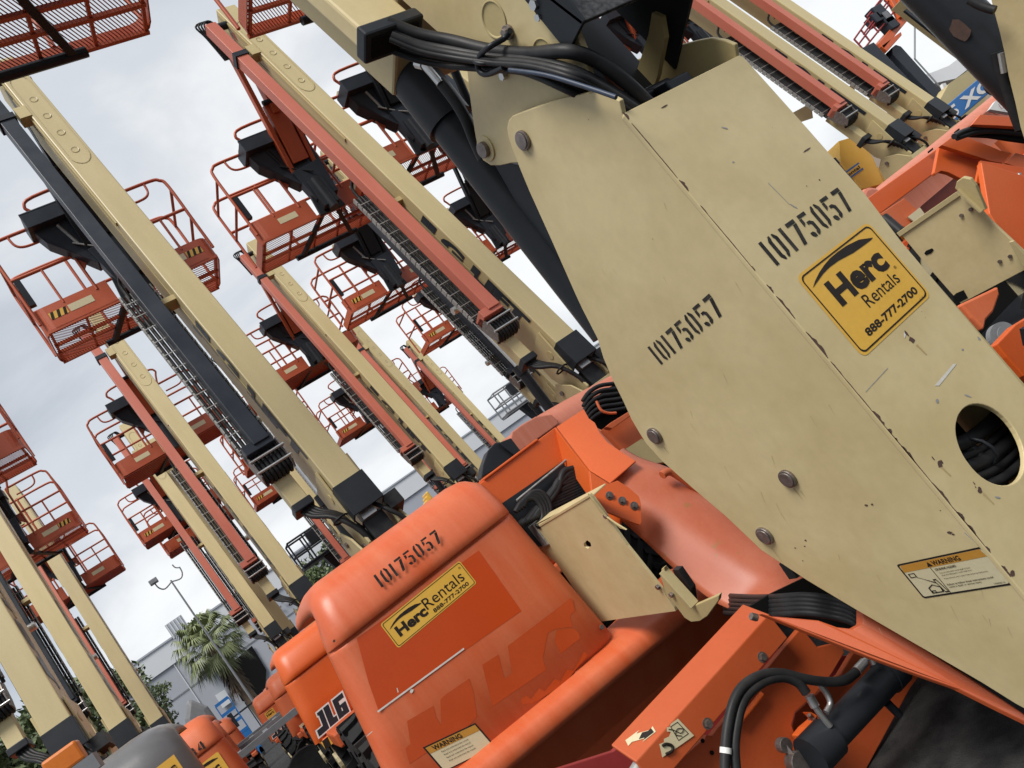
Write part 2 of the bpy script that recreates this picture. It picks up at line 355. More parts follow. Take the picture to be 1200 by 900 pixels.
# ------------------------------------------------------------------ boom lift template
GL = -2.56
def basket(root, hazard=False, mesh_floor=True, cx=-0.08, bf=3.4, fz=3.70, black=False, label=None):
    """work platform; far floor edge at b=bf, floor height fz, centre cx"""
    hw, dep = 1.07, 0.86
    x0, x1, y0, y1 = cx - hw, cx + hw, bf - dep, bf
    r = 0.10
    rail = G(); T = 0.021
    def loop(z, rr=0.16, xa=x0, xb=x1, ya=y0, yb=y1):
        pts = []
        for px, py, a0 in ((xb-rr, ya+rr, -90), (xb-rr, yb-rr, 0), (xa+rr, yb-rr, 90), (xa+rr, ya+rr, 180)):
            for k in range(4):
                an = math.radians(a0 + 90*k/3); pts.append(Vector((px+rr*math.cos(an), py+rr*math.sin(an), z)))
        return pts
    # end hoops: inverted U at each end, set up to hand-rail height
    top = fz + 1.28
    for sx, xe in ((-1, x0), (1, x1)):
        xi = xe - sx * 0.72
        # near and far corner posts bend over into the top rails
        for yy in (y0, y1):
            rail.tube(smooth_path([(xe, yy, fz+.1), (xe, yy, fz+.5), (xe, yy, top-.16), (xe-sx*.05, yy, top-.04), (xe-sx*.17, yy, top), (xi, yy, top)], 4), T, 6)
        rail.tube([(xe, y0, fz+1.06), (xe, y1, fz+1.06)], T, 6)
        rail.tube([(xe, y0, fz+.6), (xe, y1, fz+.6)], T, 6)
        # grab hoop hanging from the near top rail
        rail.tube(smooth_path([(xe-sx*.24, y0, top), (xe-sx*.26, y0, top-.14), (xe-sx*.36, y0, top-.2), (xe-sx*.62, y0, top-.2)], 4), T*.75, 6)
        rail.tube([(xi, y0, top), (xi, y0, fz+.22)], T, 6); rail.tube([(xi, y1, top), (xi, y1, fz+.1)], T, 6)
        rail.tube([(xe, y0, fz+.74), (xi, y0, fz+.74)], T, 6); rail.tube([(xe, y1, fz+.74), (xi, y1, fz+.74)], T, 6)
        rail.tube([(xe-sx*.34, y0, fz+.74), (xe-sx*.34, y0, fz+.24)], T*.8, 6)
        rail.tube([(xi, y0, fz+.72), (xi+sx*-.3, y0, fz+.72)], T, 6)
        rail.flat([(xi, y0-.01, fz+.72), (xi-sx*.2, y0-.01, fz+.72), (xi, y0-.01, fz+.5)][::-1])
        rail.flat([(xi, y0+.01, fz+.72), (xi-sx*.2, y0+.01, fz+.72), (xi, y0+.01, fz+.5)])
    rail.tube([(x0+.72, y1, top), (x1-.72, y1, top)], T, 6)
    rail.tube([(x0+.72, y1, fz+.74), (x1-.72, y1, fz+.74)], T, 6)
    # raised hoop over the control console
    rail.tube(smooth_path([(x0+.72, y0, top-.1), (x0+.62, y0-.02, top+.16), (x0+.58, y0-.04, top+.26), (x0+.72, y0-.05, top+.34), (x1-.72, y0-.05, top+.34), (x1-.58, y0-.04, top+.26), (x1-.62, y0-.02, top+.16), (x1-.72, y0, top-.1)], 4), T, 6)
    plat = obj('platform', rail, BASKP, root, label=label)
    # kick and label panels
    def panel_strip(g, za, zb, sides):
        lp = loop(0, 0.12)
        for i in range(len(lp)):
            p, q = lp[i], lp[(i+1) % len(lp)]
            mid = (p+q)/2
            if not sides(mid): continue
            nx = Vector((q.y-p.y, -(q.x-p.x), 0)).normalized()*0.006
            g.obox((mid.x, mid.y, (za+zb)/2), (q-p)/2*1.02, nx, (0,0,(zb-za)/2))
    g = G(); panel_strip(g, fz-.03, fz+.10, lambda m: m.y > y0+.02); obj('kick_plate', g, BASKP, plat)
    for sx in (-1, 1):
        g = G(); xa = cx + sx*.22; xb = cx + sx*(hw-.12)
        g.box((min(xa,xb), y0-.008, fz-.02), (max(xa,xb), y0+.008, fz+.29))
        # rounded corner wrap
        pr = [(x0 if sx<0 else x1)-sx*.12 + sx*.12*math.sin(t*PI/8) for t in range(5)]
        pq = [y0+.12-.12*math.cos(t*PI/8) for t in range(5)]
        for k in range(4):
            a_, b_ = Vector((pr[k], pq[k], fz+.135)), Vector((pr[k+1], pq[k+1], fz+.135)); tt=(b_-a_); nx=Vector((tt.y,-tt.x,0)).normalized()*.008
            g.obox((a_+b_)/2, tt/2*1.03, nx, (0,0,.155))
        obj('front_panel', g, BASKP, plat)
    for sx in (-1, 1):
        xc = cx + sx*.58
        f = Frame((xc-.14, y0-.009, fz+.10), (.28,0,0), (0,0,.09), (0,-1,0)); q = G(); f.poly(q, [(0,0),(1,0),(1,1),(0,1)], .002)
        obj('sticker', q, CREAM, plat)
        if hazard:
            q = G(); xo = cx + sx*.74 - (0 if sx>0 else .2)
            ff = Frame((xo, y0-.009, fz+.10), (.2,0,0), (0,0,.09), (0,-1,0)); ff.poly(q, [(0,0),(1,0),(1,1),(0,1)], .002); obj('hazard_tape', q, YEL, plat)
            q = G()
            for k in range(3): ff.poly(q, [(k*.36,0),(k*.36+.16,0),(k*.36+.28,1),(k*.36+.12,1)], .004)
            obj('hazard_stripes', q, INK, plat)
    # floor
    fl = G()
    if mesh_floor:
        stp = 0.030; k = x0 - dep
        while k < x1:
            pa, pb = Vector((k, y0, fz)), Vector((k+dep*.62, y1, fz))
            ta = max(0, (x0+.02-k)/(dep*.62)); tb = min(1, (x1-.02-k)/(dep*.62))
            if tb > ta + .02:
                a_ = pa.lerp(pb, ta); b_ = pa.lerp(pb, tb)
                fl.bar(a_, b_, .009, .004)
            k += stp
        obj('floor_mesh', fl, BASKP, plat, kind='stuff')
        fr = G()
        for xx in (x0+.04, x0+.45, cx-.2, cx+.2, x1-.45, x1-.04): fr.box((xx-.014, y0, fz-.028), (xx+.014, y1, fz-.004))
        for yy in (y0+.01, y0+.36, y1-.30, y1-.02): fr.box((x0+.02, yy-.018, fz-.04), (x1-.02, yy+.018, fz-.004))
        obj('floor_frame', fr, BASKP, plat)
    else:
        n = 9
        for k in range(n):
            ya = y0 + dep*k/n; yb = y0 + dep*(k+1)/n
            fl.box((x0+.02, ya, fz-.012), (x1-.02, yb-.012, fz)); fl.box((x0+.02, ya+.02, fz-.04), (x1-.02, yb-.035, fz-.012))
        obj('floor_panel', fl, BASKP, plat)
    # black mount, legs under the floor and cross tube
    mt = G()
    mt.tube([(cx-.52, y1-.06, fz-.075), (cx+.52, y1-.06, fz-.075)], .042, 8)
    for sx in (-1, 1):
        mt.bar((cx+sx*.06, y0-.1, fz+.02), (cx+sx*.42, y1-.06, fz-.08), .065, .05)
    mt.box((cx-.12, y0-.20, fz-.02), (cx+.12, y0-.02, fz+.44))
    mt.prism([(cx-.2, y0-.08, fz-.06), (cx+.2, y0-.08, fz-.06), (cx+.15, y0-.08, fz+.3), (cx-.15, y0-.08, fz+.3)], (0, .05, 0))
    mt.tube([(cx, y0-.16, fz-.08), (cx, y0-.16, fz+.42)], .075, 10)
    obj('platform_mount', mt, BLACK, root, bevel=.004)
    # control console
    c = G(); yc = y0 - .03; cc = cx - .13
    c.prism([(cc-.50, yc-.32, fz+1.24), (cc+.44, yc-.32, fz+1.24), (cc+.44, yc-.32, fz+1.06), (cc-.50, yc-.32, fz+1.06)], (0, .38, .02))
    c.prism([(cc-.46, yc-.20, fz+1.07), (cc+.42, yc-.20, fz+1.07), (cc+.40, yc-.16, fz+.86), (cc+.40, yc-.12, fz+.56), (cc-.06, yc-.12, fz+.44), (cc-.20, yc-.12, fz+.66), (cc-.40, yc-.14, fz+.92)], (0, .20, 0))
    c.prism([(cc-.08, yc-.18, fz+.62), (cc+.38, yc-.18, fz+.66), (cc+.34, yc-.12, fz+.14), (cc-.0, yc-.12, fz+.14)], (0, .16, 0))
    c.tube([(cc-.50, yc-.30, fz+1.25), (cc+.44, yc-.30, fz+1.25)], .024, 6)
    co = obj('control_console', c, SLATE, root, bevel=.006)
    g = G(); g.tube([(cx-.33, yc-.2, fz+1.04), (cx-.25, yc-.14, fz+.76)], .022, 6); g.tube([(cx-.3, yc-.16, fz+.78), (cx-.1, yc-.16, fz+.62), (cx+.05, yc-.2, fz+.5)], .012, 6)
    obj('console_cable', g, GALV if hazard else RUBBER, co)
    g = G(); g.box((x0+.02, y0-.02, fz+.36), (x0+.09, y0+.05, fz+.72)); obj('manual_box', g, BLACK, plat)
    g = G(); g.box((x0+.50, y0-.02, top-.03), (x0+.56, y0+.05, top+.07)); obj('work_light', g, CREAM, plat)
    return plat
def jib(root, tip, mnt, mat, cx=-0.08):
    tip, mnt = Vector(tip), Vector(mnt)
    g = G()
    for sx in (-1, 1):
        g.bar(tip + Vector((sx*.15 + (-.06 if sx<0 else .06), 0, 0)), mnt + Vector((sx*.17, 0, .1)), .10, .06, (1,0,0))
    g.bar(tip + Vector((0, .02, -.05)), tip.lerp(mnt, .52), .14, .12, (1,0,0))
    m1 = tip.lerp(mnt, .45); m2 = tip.lerp(mnt, .82)
    g.obox((m1+m2)/2 + Vector((0,.03,0)), Vector((.12,0,0)), (m2-m1)/2, (m2-m1).cross(Vector((1,0,0))).normalized()*.05)
    g.obox(mnt + Vector((0,-.05,.2)), (.2,0,0), (0,.05,0), (0,0,.035))
    j = obj('jib', g, mat, root, bevel=.005)
    g = G(); g.tube([tip + Vector((.0,-.10,-.22)), tip.lerp(mnt,.36) + Vector((0,-.08,0))], .048, 8); g.tube([tip.lerp(mnt,.36)+Vector((0,-.08,0)), tip.lerp(mnt,.46)+Vector((0,-.06,0))], .022, 8)
    g.tube([tip.lerp(mnt,.46)+Vector((-.14,-.06,0)), tip.lerp(mnt,.46)+Vector((.14,-.06,0))], .035, 8)
    g.tube([tip + Vector((-.22,-.02,.05)), tip + Vector((.22,-.02,.05))], .05, 8)
    obj('jib_cylinder', g, BLACK, j)
    g = G()
    for k in range(4):
        o = Vector((-.24-.02*k, .06, 0))
        g.tube(smooth_path([tip+o+Vector((0,.1,-.3)), tip+o+Vector((-.06,.02,.04)), tip+o+Vector((-.05-.02*k,-.03,.20)), tip+o+Vector((.06,.0,.24)), tip+o+Vector((.14,.02,.06))], 4), .014, 5)
    obj('jib_hoses', g, RUBBER, j)
def boom_parts(root, beam, blacky, lower=True):
    g = G(); pbox(g, 0, 6.55, -.135, .135, 0, .50)
    b = obj('boom', g, BEIGE, root, bevel=.012)
    g = G()   # embossed oval with four round plugs, seam lines
    ov = [(4.55 + (.08 if False else 0), 0)]
    f = Frame(P(0,0,0), dv, (1,0,0), nv)
    out = []
    for k in range(9): an = -PI/2 + PI*k/8; out.append((6.05+.16*math.cos(an), .105*math.sin(an)))
    for k in range(9): an = PI/2 + PI*k/8; out.append((4.75+.16*math.cos(an), .105*math.sin(an)))
    inn = [((x-5.4)*.985+5.4, y*.90) for x, y in out]
    P3 = [f.p(x, y, .007) for x, y in out] + [f.p(x, y, .007) for x, y in inn]; n = len(out)
    g.add(P3, [(i, (i+1)%n, (i+1)%n+n, i+n) for i in range(n)])
    for s_ in (4.82, 5.13, 5.44, 5.75):
        o2 = disc(f.p(s_, 0, 0), .04, nv, 12); i2 = disc(f.p(s_, 0, 0), .032, nv, 12)
        g.add([p + nv*.008 for p in o2] + [p + nv*.004 for p in i2], [(i, (i+1)%12, (i+1)%12+12, i+12) for i in range(12)] )
    obj('boom_wear_pad_plate', g, BEIGE, b)
    g = G(); pbox(g, 1.3, 6.5, -.142, -.136, .16, .20); pbox(g, 3.7, 6.5, -.150, -.136, .03, .075); pbox(g, 1.3, 6.5, .136, .142, .16, .20)
    obj('boom_side_rib', g, BEIGEIN, b)
    # side lettering
    for sd in (-1, 1):
        x = sd*.1365
        fr = Frame(P(2.35 if sd<0 else .40, x, .29), dv*(-1.95 if sd<0 else 1.95), nv*.26, (sd,0,0))
        q = G(); fr.text(q, 'JLG LIFT', 0, 0, 1, 1, .004, .07, .12); obj('boom_lettering', q, SLATE, b)
    # telescoping carrier beam with the cable chain behind it
    g = G(); pbox(g, .75, 6.3, -.435, -.285, -.02, .13); pbox(g, .70, .80, -.54, -.27, .0, .20)
    bm_ = obj('carrier_beam', g, beam, root, bevel=.006)
    g = G(); pbox(g, 5.55, 5.63, -.455, -.265, -.035, .15); obj('beam_clamp', g, BLACK, bm_)
    g = G(); pbox(g, 5.52, 5.70, -.24, -.12, -.01, .12); pbox(g, 2.6, 2.66, -.26, -.13, .1, .25); obj('beam_bracket', g, BEIGEIN, bm_)
    g = G()
    for a0 in (-.535, -.225):
        s_ = .85
        while s_ < 2.95:
            pbox(g, s_, s_+.078, a0, a0+.014, .22, .28); s_ += .09
    s_ = .88
    while s_ < 2.95: pbox(g, s_, s_+.009, -.535, -.21, .205, .212); s_ += .18
    ch = obj('cable_chain', g, GALV, root, kind='stuff')
    g = G()
    for k in range(7): g.tube([P(.8, -.505+.045*k, .25), P(3.0, -.505+.045*k, .25)], .020, 5)
    g.tube(smooth_path([P(2.95,-.45,.25),P(3.15,-.44,.22),P(3.2,-.36,.1),P(3.1,-.3,.2)],4), .02, 5)
    obj('chain_hoses', g, RUBBER, ch)
    # lower end of the chain: brackets, rods, hoses bending round
    g = G()
    for sgn, a0 in ((-1, -.54), (1, -.245)):
        g.prism([P(.76,a0,.08), P(.62,a0,.03), P(.48,a0,.05), P(.44,a0,.14), P(.56,a0,.20), P(.78,a0,.24)], (.012,0,0))
    obj('chain_bracket', g, PIN, ch)
    g = G(); g.tube([P(.64,-.55,.03), P(.64,-.22,.03)], .014, 6); g.tube([P(.52,-.55,.04), P(.52,-.22,.04)], .014, 6); obj('chain_rods', g, STEEL, ch, kind='stuff')
    g = G()
    for k in range(7): g.tube(smooth_path([P(.78,-.51+.04*k,.12), P(.60,-.51+.04*k,.08), P(.47,-.51+.04*k,.12), P(.46,-.51+.04*k,.2)], 4), .021, 6)
    obj('chain_end_hoses', g, RUBBER, ch)
    if lower: lower_parts(root, b)
    return b
def lower_parts(root, b):
    g = G(); pbox(g, .14, .80, -.46, -.305, .20, .34); st = obj('hose_tube', g, BEIGE, root, bevel=.006)
    g = G(); pbox(g, .09, .17, -.475, -.285, .18, .36); obj('tube_end_cap', g, BLACK, st, bevel=.01)
    g = G()
    for k in range(4):
        o = .03*k
        g.tube(smooth_path([P(.16,-.43+o,.28), P(.0,-.38+o,.22), P(-.16,-.26+o*.8,.12+.02*k), P(-.40,-.16+o*.6,.12+.03*k), P(-.75,-.10+o*.6,.25)], 4), .022, 6)
    g.tube(disc(P(-.2,-.22,.15), .07, dv, 10), .01, 5, closed=True)
    obj('hose_bundle', g, RUBBER, st)
    g = G()
    pbox(g, -.30, .015, -.152, .152, -.02, .0); pbox(g, -.30, .015, -.152, -.138, .0, .26); pbox(g, -.30, .015, .138, .152, .0, .26)
    obj('rear_cover', g, BLACK, b, bevel=.004)
    for sx in (-1, 1):
        a0 = sx*.155 - (.012 if sx > 0 else .012)
        g = G(); g.prism([P(.25,a0,.06), P(.25,a0,.50), P(-.1,a0,.52), P(-.48,a0,.40), P(-.62,a0,.24), P(-.52,a0,.12), P(-.30,a0,.13)], (.024,0,0))
        pl = obj('boom_end_plate', g, BEIGE, b, bevel=.004)
        g = G()
        for s_, t_, r_ in ((.02,.2,.05), (-.2,.24,.045)):
            c = disc(P(s_, a0 + (.0 if sx<0 else .024), t_), r_, (sx,0,0), 12); g.prism(c, (sx*.006,0,0))
        obj('plate_boss', g, BEIGEIN, pl)
        g = G(); g.prism(disc(P(-.48, a0 + (.0 if sx<0 else .024), .28), .03, (sx,0,0), 10), (sx*.02,0,0)); obj('pivot_pin', g, PIN, pl)
    g = G()
    for q, sz in (((-.3,-.02,.12),.07), ((-.34,.06,.2),.05), ((-.42,-.05,.22),.06)): g.obox(P(*q), (sz,0,0), dv*sz*.7, nv*sz*.7)
    obj('valve_block', g, STEEL, root, bevel=.004)
    g = G(); g.obox(P(-.5,0,.22), (.1,0,0), dv*.16, nv*.1); g.tube(smooth_path([P(-.2,.05,.15), P(-.4,.12,.05), P(-.6,.2,.1), P(-.7,.1,.3)],4), .02, 6)
    g.obox(P(-.34,.22,.18), (.07,0,0), dv*.07, nv*.12)
    obj('pivot_hoses', g, RUBBER, root)
    # upright
    u0 = Vector((0, .0, 0))
    for sx in (-1, 1):
        a0 = sx*.25 - (.0 if sx < 0 else .02)
        g = G(); g.prism([(a0,.0,-.56),(a0,.12,-.42),(a0,.36,-.30),(a0,.50,-.40),(a0,.62,-.9),(a0,.74,-1.3),(a0,.70,-1.7),(a0,.3,-2.15),(a0,.0,-2.15)], (.02,0,0))
        pl = obj('upright_plate', g, BEIGE, root, bevel=.004)
        g = G()
        for y, z in ((.34,-.42), (.62,-1.35), (.36,-1.7)): g.prism(disc((a0 + (0 if sx<0 else .02), y, z), .028, (sx,0,0), 10), (sx*.02,0,0))
        obj('upright_pin', g, PIN, pl)
    g = G(); g.box((-.25,-.022,-2.15), (.25,-.002,-.56)); obj('upright_cover', g, BEIGE, root, bevel=.003)
    g = G(); g.tube([(0,1.25,-1.6), (0,1.20,.15)], [.065]*2, 12); g.tube([(0,1.2,.10),(0,1.20,.22)], .08, 12)
    lc_ = obj('lift_cylinder', g, BLACK, root)
    g = G(); g.tube([(0,1.20,.2),(0,1.42,1.25)], .032, 8); g.tube([(-.13,1.42,1.25),(.13,1.42,1.25)], .05, 8); obj('piston_rod', g, STEEL, lc_)
    g = G(); g.prism([(-.01,1.36,1.32),(-.01,1.48,1.20),(-.01,.95,.95),(-.01,.80,1.15)], (.02,0,0)); obj('rod_lug', g, BEIGE, root)
def tyre(root, x, y, z, r=.50, wd=.36, name='wheel'):
    g = G(); n = 28; rows = []
    prof = [(-.5,.55),(-.5,.86),(-.42,.93),(.42,.93),(.5,.86),(.5,.55)]
    for k in range(n+1):
        an = 2*PI*k/n; rows.append([(x+wd*p, y+r*q*math.cos(an), z+r*q*math.sin(an)) for p, q in prof])
    g.grid(rows)
    for k in range(18):
        for sd in (-1, 1):
            an = 2*PI*(k + (.5 if sd>0 else 0))/18
            vs = []
            for q in (.90, 1.0):
                for px, da in ((sd*.53,.22),(sd*.53,.06),(sd*.25,.02),(-sd*.04,-.16),(-sd*.04,-.03),(sd*.22,.17)):
                    t = an+da; vs.append((x+wd*px, y+r*q*math.cos(t), z+r*q*math.sin(t)))
            fs = [(5,4,3,2,1,0),(6,7,8,9,10,11)] + [(i,(i+1)%6,(i+1)%6+6,i+6) for i in range(6)]
            g.add(vs, fs)
    wl = obj(name, g, TYRE, root)
    g = G()
    for sd in (-1, 1): g.prism(disc((x+sd*wd*.38,y,z), r*.56, (sd,0,0), 20), (sd*wd*.08,0,0)); g.prism(disc((x+sd*wd*.45,y,z), r*.2, (sd,0,0), 12), (sd*wd*.12,0,0))
    obj('rim', g, CREAM, wl)
    return wl
def hood(root, a0, a1, b0, zt, zb, seam, L=1.25, mat=None, off=(0,0,0), name='engine_hood', left=True, right=True, rl=.16, rows_only=False, flare=(0,0)):
    """moulded cover: front face at b0, crowned top, groove at seam"""
    mat = mat or FADED
    H = zt - zb; cr = min(.28, H*.35)
    prof = [(.05, zb-.02), (.0, zb+.04), (0, (zb+seam)/2), (0, seam-.035), (0, seam-.014), (.003, seam-.009), (.020, seam-.006), (.020, seam+.004), (-.010, seam+.007), (-.015, seam+.012), (-.017, seam+.05), (-.012, (seam+zt-cr*.6)/2), (.0, zt-cr*.75), (.03, zt-cr*.45), (.09, zt-cr*.2), (.18, zt-cr*.06), (.32, zt), (L*.6, zt+.01), (L, zt-.01)]
    r = rl; cols = []
    nl = 6
    if left:
        cols.append((a0+L*.24, L, 1.0))
        cols.append((a0+.01, r*1.15, 1.0))
        for k in range(nl): an = PI/2*k/(nl-1); cols.append((a0+r*(1-math.cos(an)), r*(1-math.sin(an)), 1-math.sin(an)))
    else: cols.append((a0, 0, 0))
    cols.append(((a0*2+a1)/3, 0, 0)); cols.append(((a0+2*a1)/3, 0, 0))
    if right:
        for k in range(nl): an = PI/2*(1-k/(nl-1)); cols.append((a1-r*(1-math.cos(an)), r*(1-math.sin(an)), 1-math.sin(an)))
        cols.append((a1-.005, r*1.15, 1.0)); cols.append((a1-L*.10, L, 1.0))
    else: cols.append((a1, 0, 0))
    rows = []
    for (pb, pz) in prof:
        row = []
        for (ca, cb, kk) in cols:
            tz = (pz - zb)/H
            fl = flare[0]*(1-tz) if ca < (a0+a1)/2 else flare[1]*(1-tz)
            # the crown drops towards the ends
            drop = kk*max(0, (pz-(zt-cr)))*.45 if pz > zt-cr else 0
            row.append((ca+fl, b0+max(pb, cb + pb*(1-kk)), pz-drop))
        rows.append(row)
    g = G(); g.grid(rows, True, True)
    return obj(name, g, mat, root, off)
def chassis(root):
    g = G(); g.box((-.55, .1, GL+.42), (.6, 2.6, GL+.72)); g.box((-1.0, .05, GL+.42), (1.0, .25, GL+.58)); g.box((-1.0, 2.45, GL+.42), (1.0, 2.65, GL+.58))
    g.tube([(0,1.3,GL+.7),(0,1.3,GL+.9)], .5, 20)
    obj('chassis', g, DARKOR, root, bevel=.01)
    g = G(); g.box((-1.18, .9, GL+.78), (1.1, 2.5, GL+.92)); g.box((-.2,.2,GL+.85),(.3,2.4,GL+1.0))
    obj('turntable', g, DARKOR, root, bevel=.02)
    for x in (-.98, .98):
        for y in (.15, 2.55): tyre(root, x, y, GL+.52, name='wheel')
def hoods(root, logo=True, label_r=None, style=0):
    h = hood(root, -1.20, -.10, 1.55, -.74, -1.66, -1.07, mat=ORANGE if style == 1 else FADED, flare=(-.10, 0), rl=.14)
    g = G(); g.box((-1.24, 1.50, -1.76), (-.1, 2.9, -1.67)); obj('hood_ledge', g, FADED, h, bevel=.02)
    if style in (1, 3):
        jlg(Frame((-1.24,1.55,-1.63),(.34,0,0),(0,0,.18),(0,-1,0)), h, (0,0,0), 0, 0, 1, 1)
    q = G(); f = Frame((-1.15,1.55,-1.66),(.22,0,0),(0,0,.07),(0,-1,0)); f.poly(q, [(0,0),(1,0),(1,1),(0,1)], .003); obj('sticker', q, WHITE if style == 1 else CREAM, h)
    if style == 1:
        f = Frame((-1.26,1.499,-1.755),(1.0,0,0),(0,0,.08),(0,-1,0)); q = G(); f.poly(q, [(0,0),(1,0),(1,1),(0,1)], .002); obj('hazard_tape', q, YEL, h)
        q = G()
        for k in range(8): f.poly(q, [(k*.125+.0,0),(k*.125+.06,0),(k*.125+.075,1),(k*.125+.015,1)], .004)
        obj('hazard_stripes', q, INK, h)
    if style == 2:
        q = G(); f = Frame((-1.08,1.53,-1.04),(.12,0,0),(0,0,.12),(0,-1,0)); f.poly(q, [(0,0),(1,0),(1,1),(0,1)], .006); obj('sticker', q, WHITE, h)
    if style == 3:
        q = G(); f = Frame((-1.12,1.55,-1.30),(.2,0,0),(0,0,.19),(0,-1,0)); f.poly(q, [(0,0),(1,0),(1,1),(0,1)], .003); obj('sticker', q, YEL, h)
        q = G(); f.text(q, 'Herc', .1, .45, .9, .75, .005, .03); f.poly(q, [(.06+.86*x, .80+.12*y) for x, y in SWOOSH], .005); obj('sticker_print', q, INK, h)
    h2 = hood(root, .34, 1.10, -.35, -.72, -1.62, -1.05, L=1.9, mat=FADED, rl=.16, name='tank_hood', flare=(0, .06))
    g = G(); g.box((.34, -.38, -1.72), (1.18, 1.6, -1.63)); obj('hood_ledge', g, FADED, h2, bevel=.02)
    return h, h2
def make_lift(at, beam, blacky, label, style=0, hazard=False, floor=True, top=True, group='boom lifts parked in rows with their booms raised'):
    root = empty('boom_lift', at, label, 'boom lift', group)
    boom_parts(root, beam, blacky)
    basket(root, hazard, floor)
    tip = P(6.25, -.08, .1); jib(root, tip, Vector((-.08, 2.50, 4.08)), BLACK if blacky else BASKP)
    chassis(root); hoods(root, style=style)
    return root
BEAMOR = paint('carrier_beam_orange', (0.44, 0.11, 0.065), (0.50, 0.15, 0.095), 0.4, 2, streak=(1,1,.3))
# ------------------------------------------------------------------ the near machine
ON = Vector((1.68, 1.55, 1.08))
near = empty('boom_lift', ON, 'nearest boom lift, worn beige upright with square yellow sticker and orange hood stencilled 10175057', 'boom lift', 'boom lifts parked in rows with their booms raised')
def nobj(name, g, mat, parent=near, **k): return obj(name, g, mat, parent, ON, **k)
AL, AR, BB = 1.435, 1.93, 1.35
# side plates of the upright
plate_px = [(735,126),(726,118),(714,112),(698,108),(684,110),(660,115),(640,121),(612,131),(600,136),(596,141),(594,150),(596,162),(600,174),(610,200),(620,224),(648,286),(675,347),(682,362),(700,397),(707,420),(718,446),(730,470),(740,492),(750,509),(757,520),(775,540),(810,571),(850,605),(870,624),(892,645),(945,680),(1000,713),(1150,800),(1190,825)]
plate = [ona(u, v, AL) for u, v in plate_px]
plate[0] = Vector((AL, BB+.004, plate[0].z)); 
zt = plate[0].z
pl2 = plate + [Vector((AL, 1.50, -1.30)), Vector((AL, BB+.004, -1.34))]
g = G(); g.prism(pl2, (.016, 0, 0)); pa = nobj('upright_plate', g, BEIGEN, bevel=.003)
pr = [Vector((AR-.016, p.y, p.z)) for p in pl2]
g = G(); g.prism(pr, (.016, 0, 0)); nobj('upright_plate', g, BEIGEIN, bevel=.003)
# rear cover with the round opening
def circ(cx, cz, rx, rz, n=40): return [(cx+rx*math.cos(2*PI*k/n), cz+rz*math.sin(2*PI*k/n)) for k in range(n)]
bm = bmesh.new()
def addloop(pts, y):
    vs = [bm.verts.new((Vector((x, y, z)) - ON)*S) for x, z in pts]
    return [bm.edges.new((vs[i], vs[(i+1) % len(vs)])) for i in range(len(vs))]
zB = 0.582
outl = [(AL-.002, -1.34), (AL-.002, zB-.006), (AL+.004, zB), (AR-.004, zB), (AR+.004, zB-.01), (AR+.010, .30), (AR+.012, .06), (AR-.004, -.10), (AR-.008, -.29), (AR-.012, -.46), (AR-.03, -1.34)]
hc = onb(1161, 520, BB)
ed = addloop(outl, BB) + addloop(circ(hc.x, hc.z, .105, .105), BB)
res = bmesh.ops.triangle_fill(bm, use_beauty=True, edges=ed, normal=(0,-1,0))
fcs = [f for f in bm.faces]
bmesh.ops.recalc_face_normals(bm, faces=fcs)
ex = bmesh.ops.extrude_face_region(bm, geom=fcs)
vs_ = [v for v in ex['geom'] if isinstance(v, bmesh.types.BMVert)]
bmesh.ops.translate(bm, vec=(0, .014*S, 0), verts=vs_)
bmesh.ops.recalc_face_normals(bm, faces=bm.faces)
me = bpy.data.meshes.new('upright_cover'); bm.to_mesh(me); bm.free(); me.materials.append(BEIGEN)
cov = bpy.data.objects.new('upright_cover', me); COL.objects.link(cov); cov.parent = near
md = cov.modifiers.new('bevel', 'BEVEL'); md.width = .003; md.segments = 2; md.limit_method = 'ANGLE'; md.angle_limit = .7
# stuff inside the opening
g = G()
for k, (dz, rr) in enumerate(((-.06,.014),(-.03,.02),(.0,.011),(.035,.02),(-.09,.016))):
    g.tube(smooth_path([(hc.x-.22, BB+.10, hc.z+dz+.10), (hc.x-.05, BB+.07, hc.z+dz+.01), (hc.x+.08, BB+.08, hc.z+dz-.03), (hc.x+.25, BB+.1, hc.z+dz-.05)], 5), rr, 8)
g.tube(smooth_path([(hc.x-.03, BB+.16, hc.z+.3), (hc.x-.01, BB+.13, hc.z+.07), (hc.x+.03, BB+.09, hc.z-.02), (hc.x-.06, BB+.1, hc.z-.2)], 5), .026, 8)
nobj('inner_hoses', g, RUBBER, cov)
g = G(); g.tube(disc((hc.x+.03, BB+.078, hc.z-.02), .05, (1,0,.2), 12), .005, 5, closed=True); nobj('cable_tie', g, BLACK, cov)
g = G(); g.box((AL+.03, BB+.22, -1.3), (AR-.03, BB+.24, .2)); nobj('inner_shade_sheet', g, DARKH, cov)  # near-black sheet added inside, its colour gives the shade behind the hole
# pins with domed heads on the side plate
for u, v, r_ in ((614,164,.030),(768,510,.030),(924,560,.028),(897,627,.030)):
    c = ona(u, v, AL); g = G()
    g.prism(disc(c + Vector((0,0,0)), r_, (-1,0,0), 24), (-.010,0,0)); g.prism(disc(c + Vector((-.010,0,0)), r_*.82, (-1,0,0), 24), (-.004,0,0))
    nobj('pin_head', g, PIN, pa, bevel=.0022)
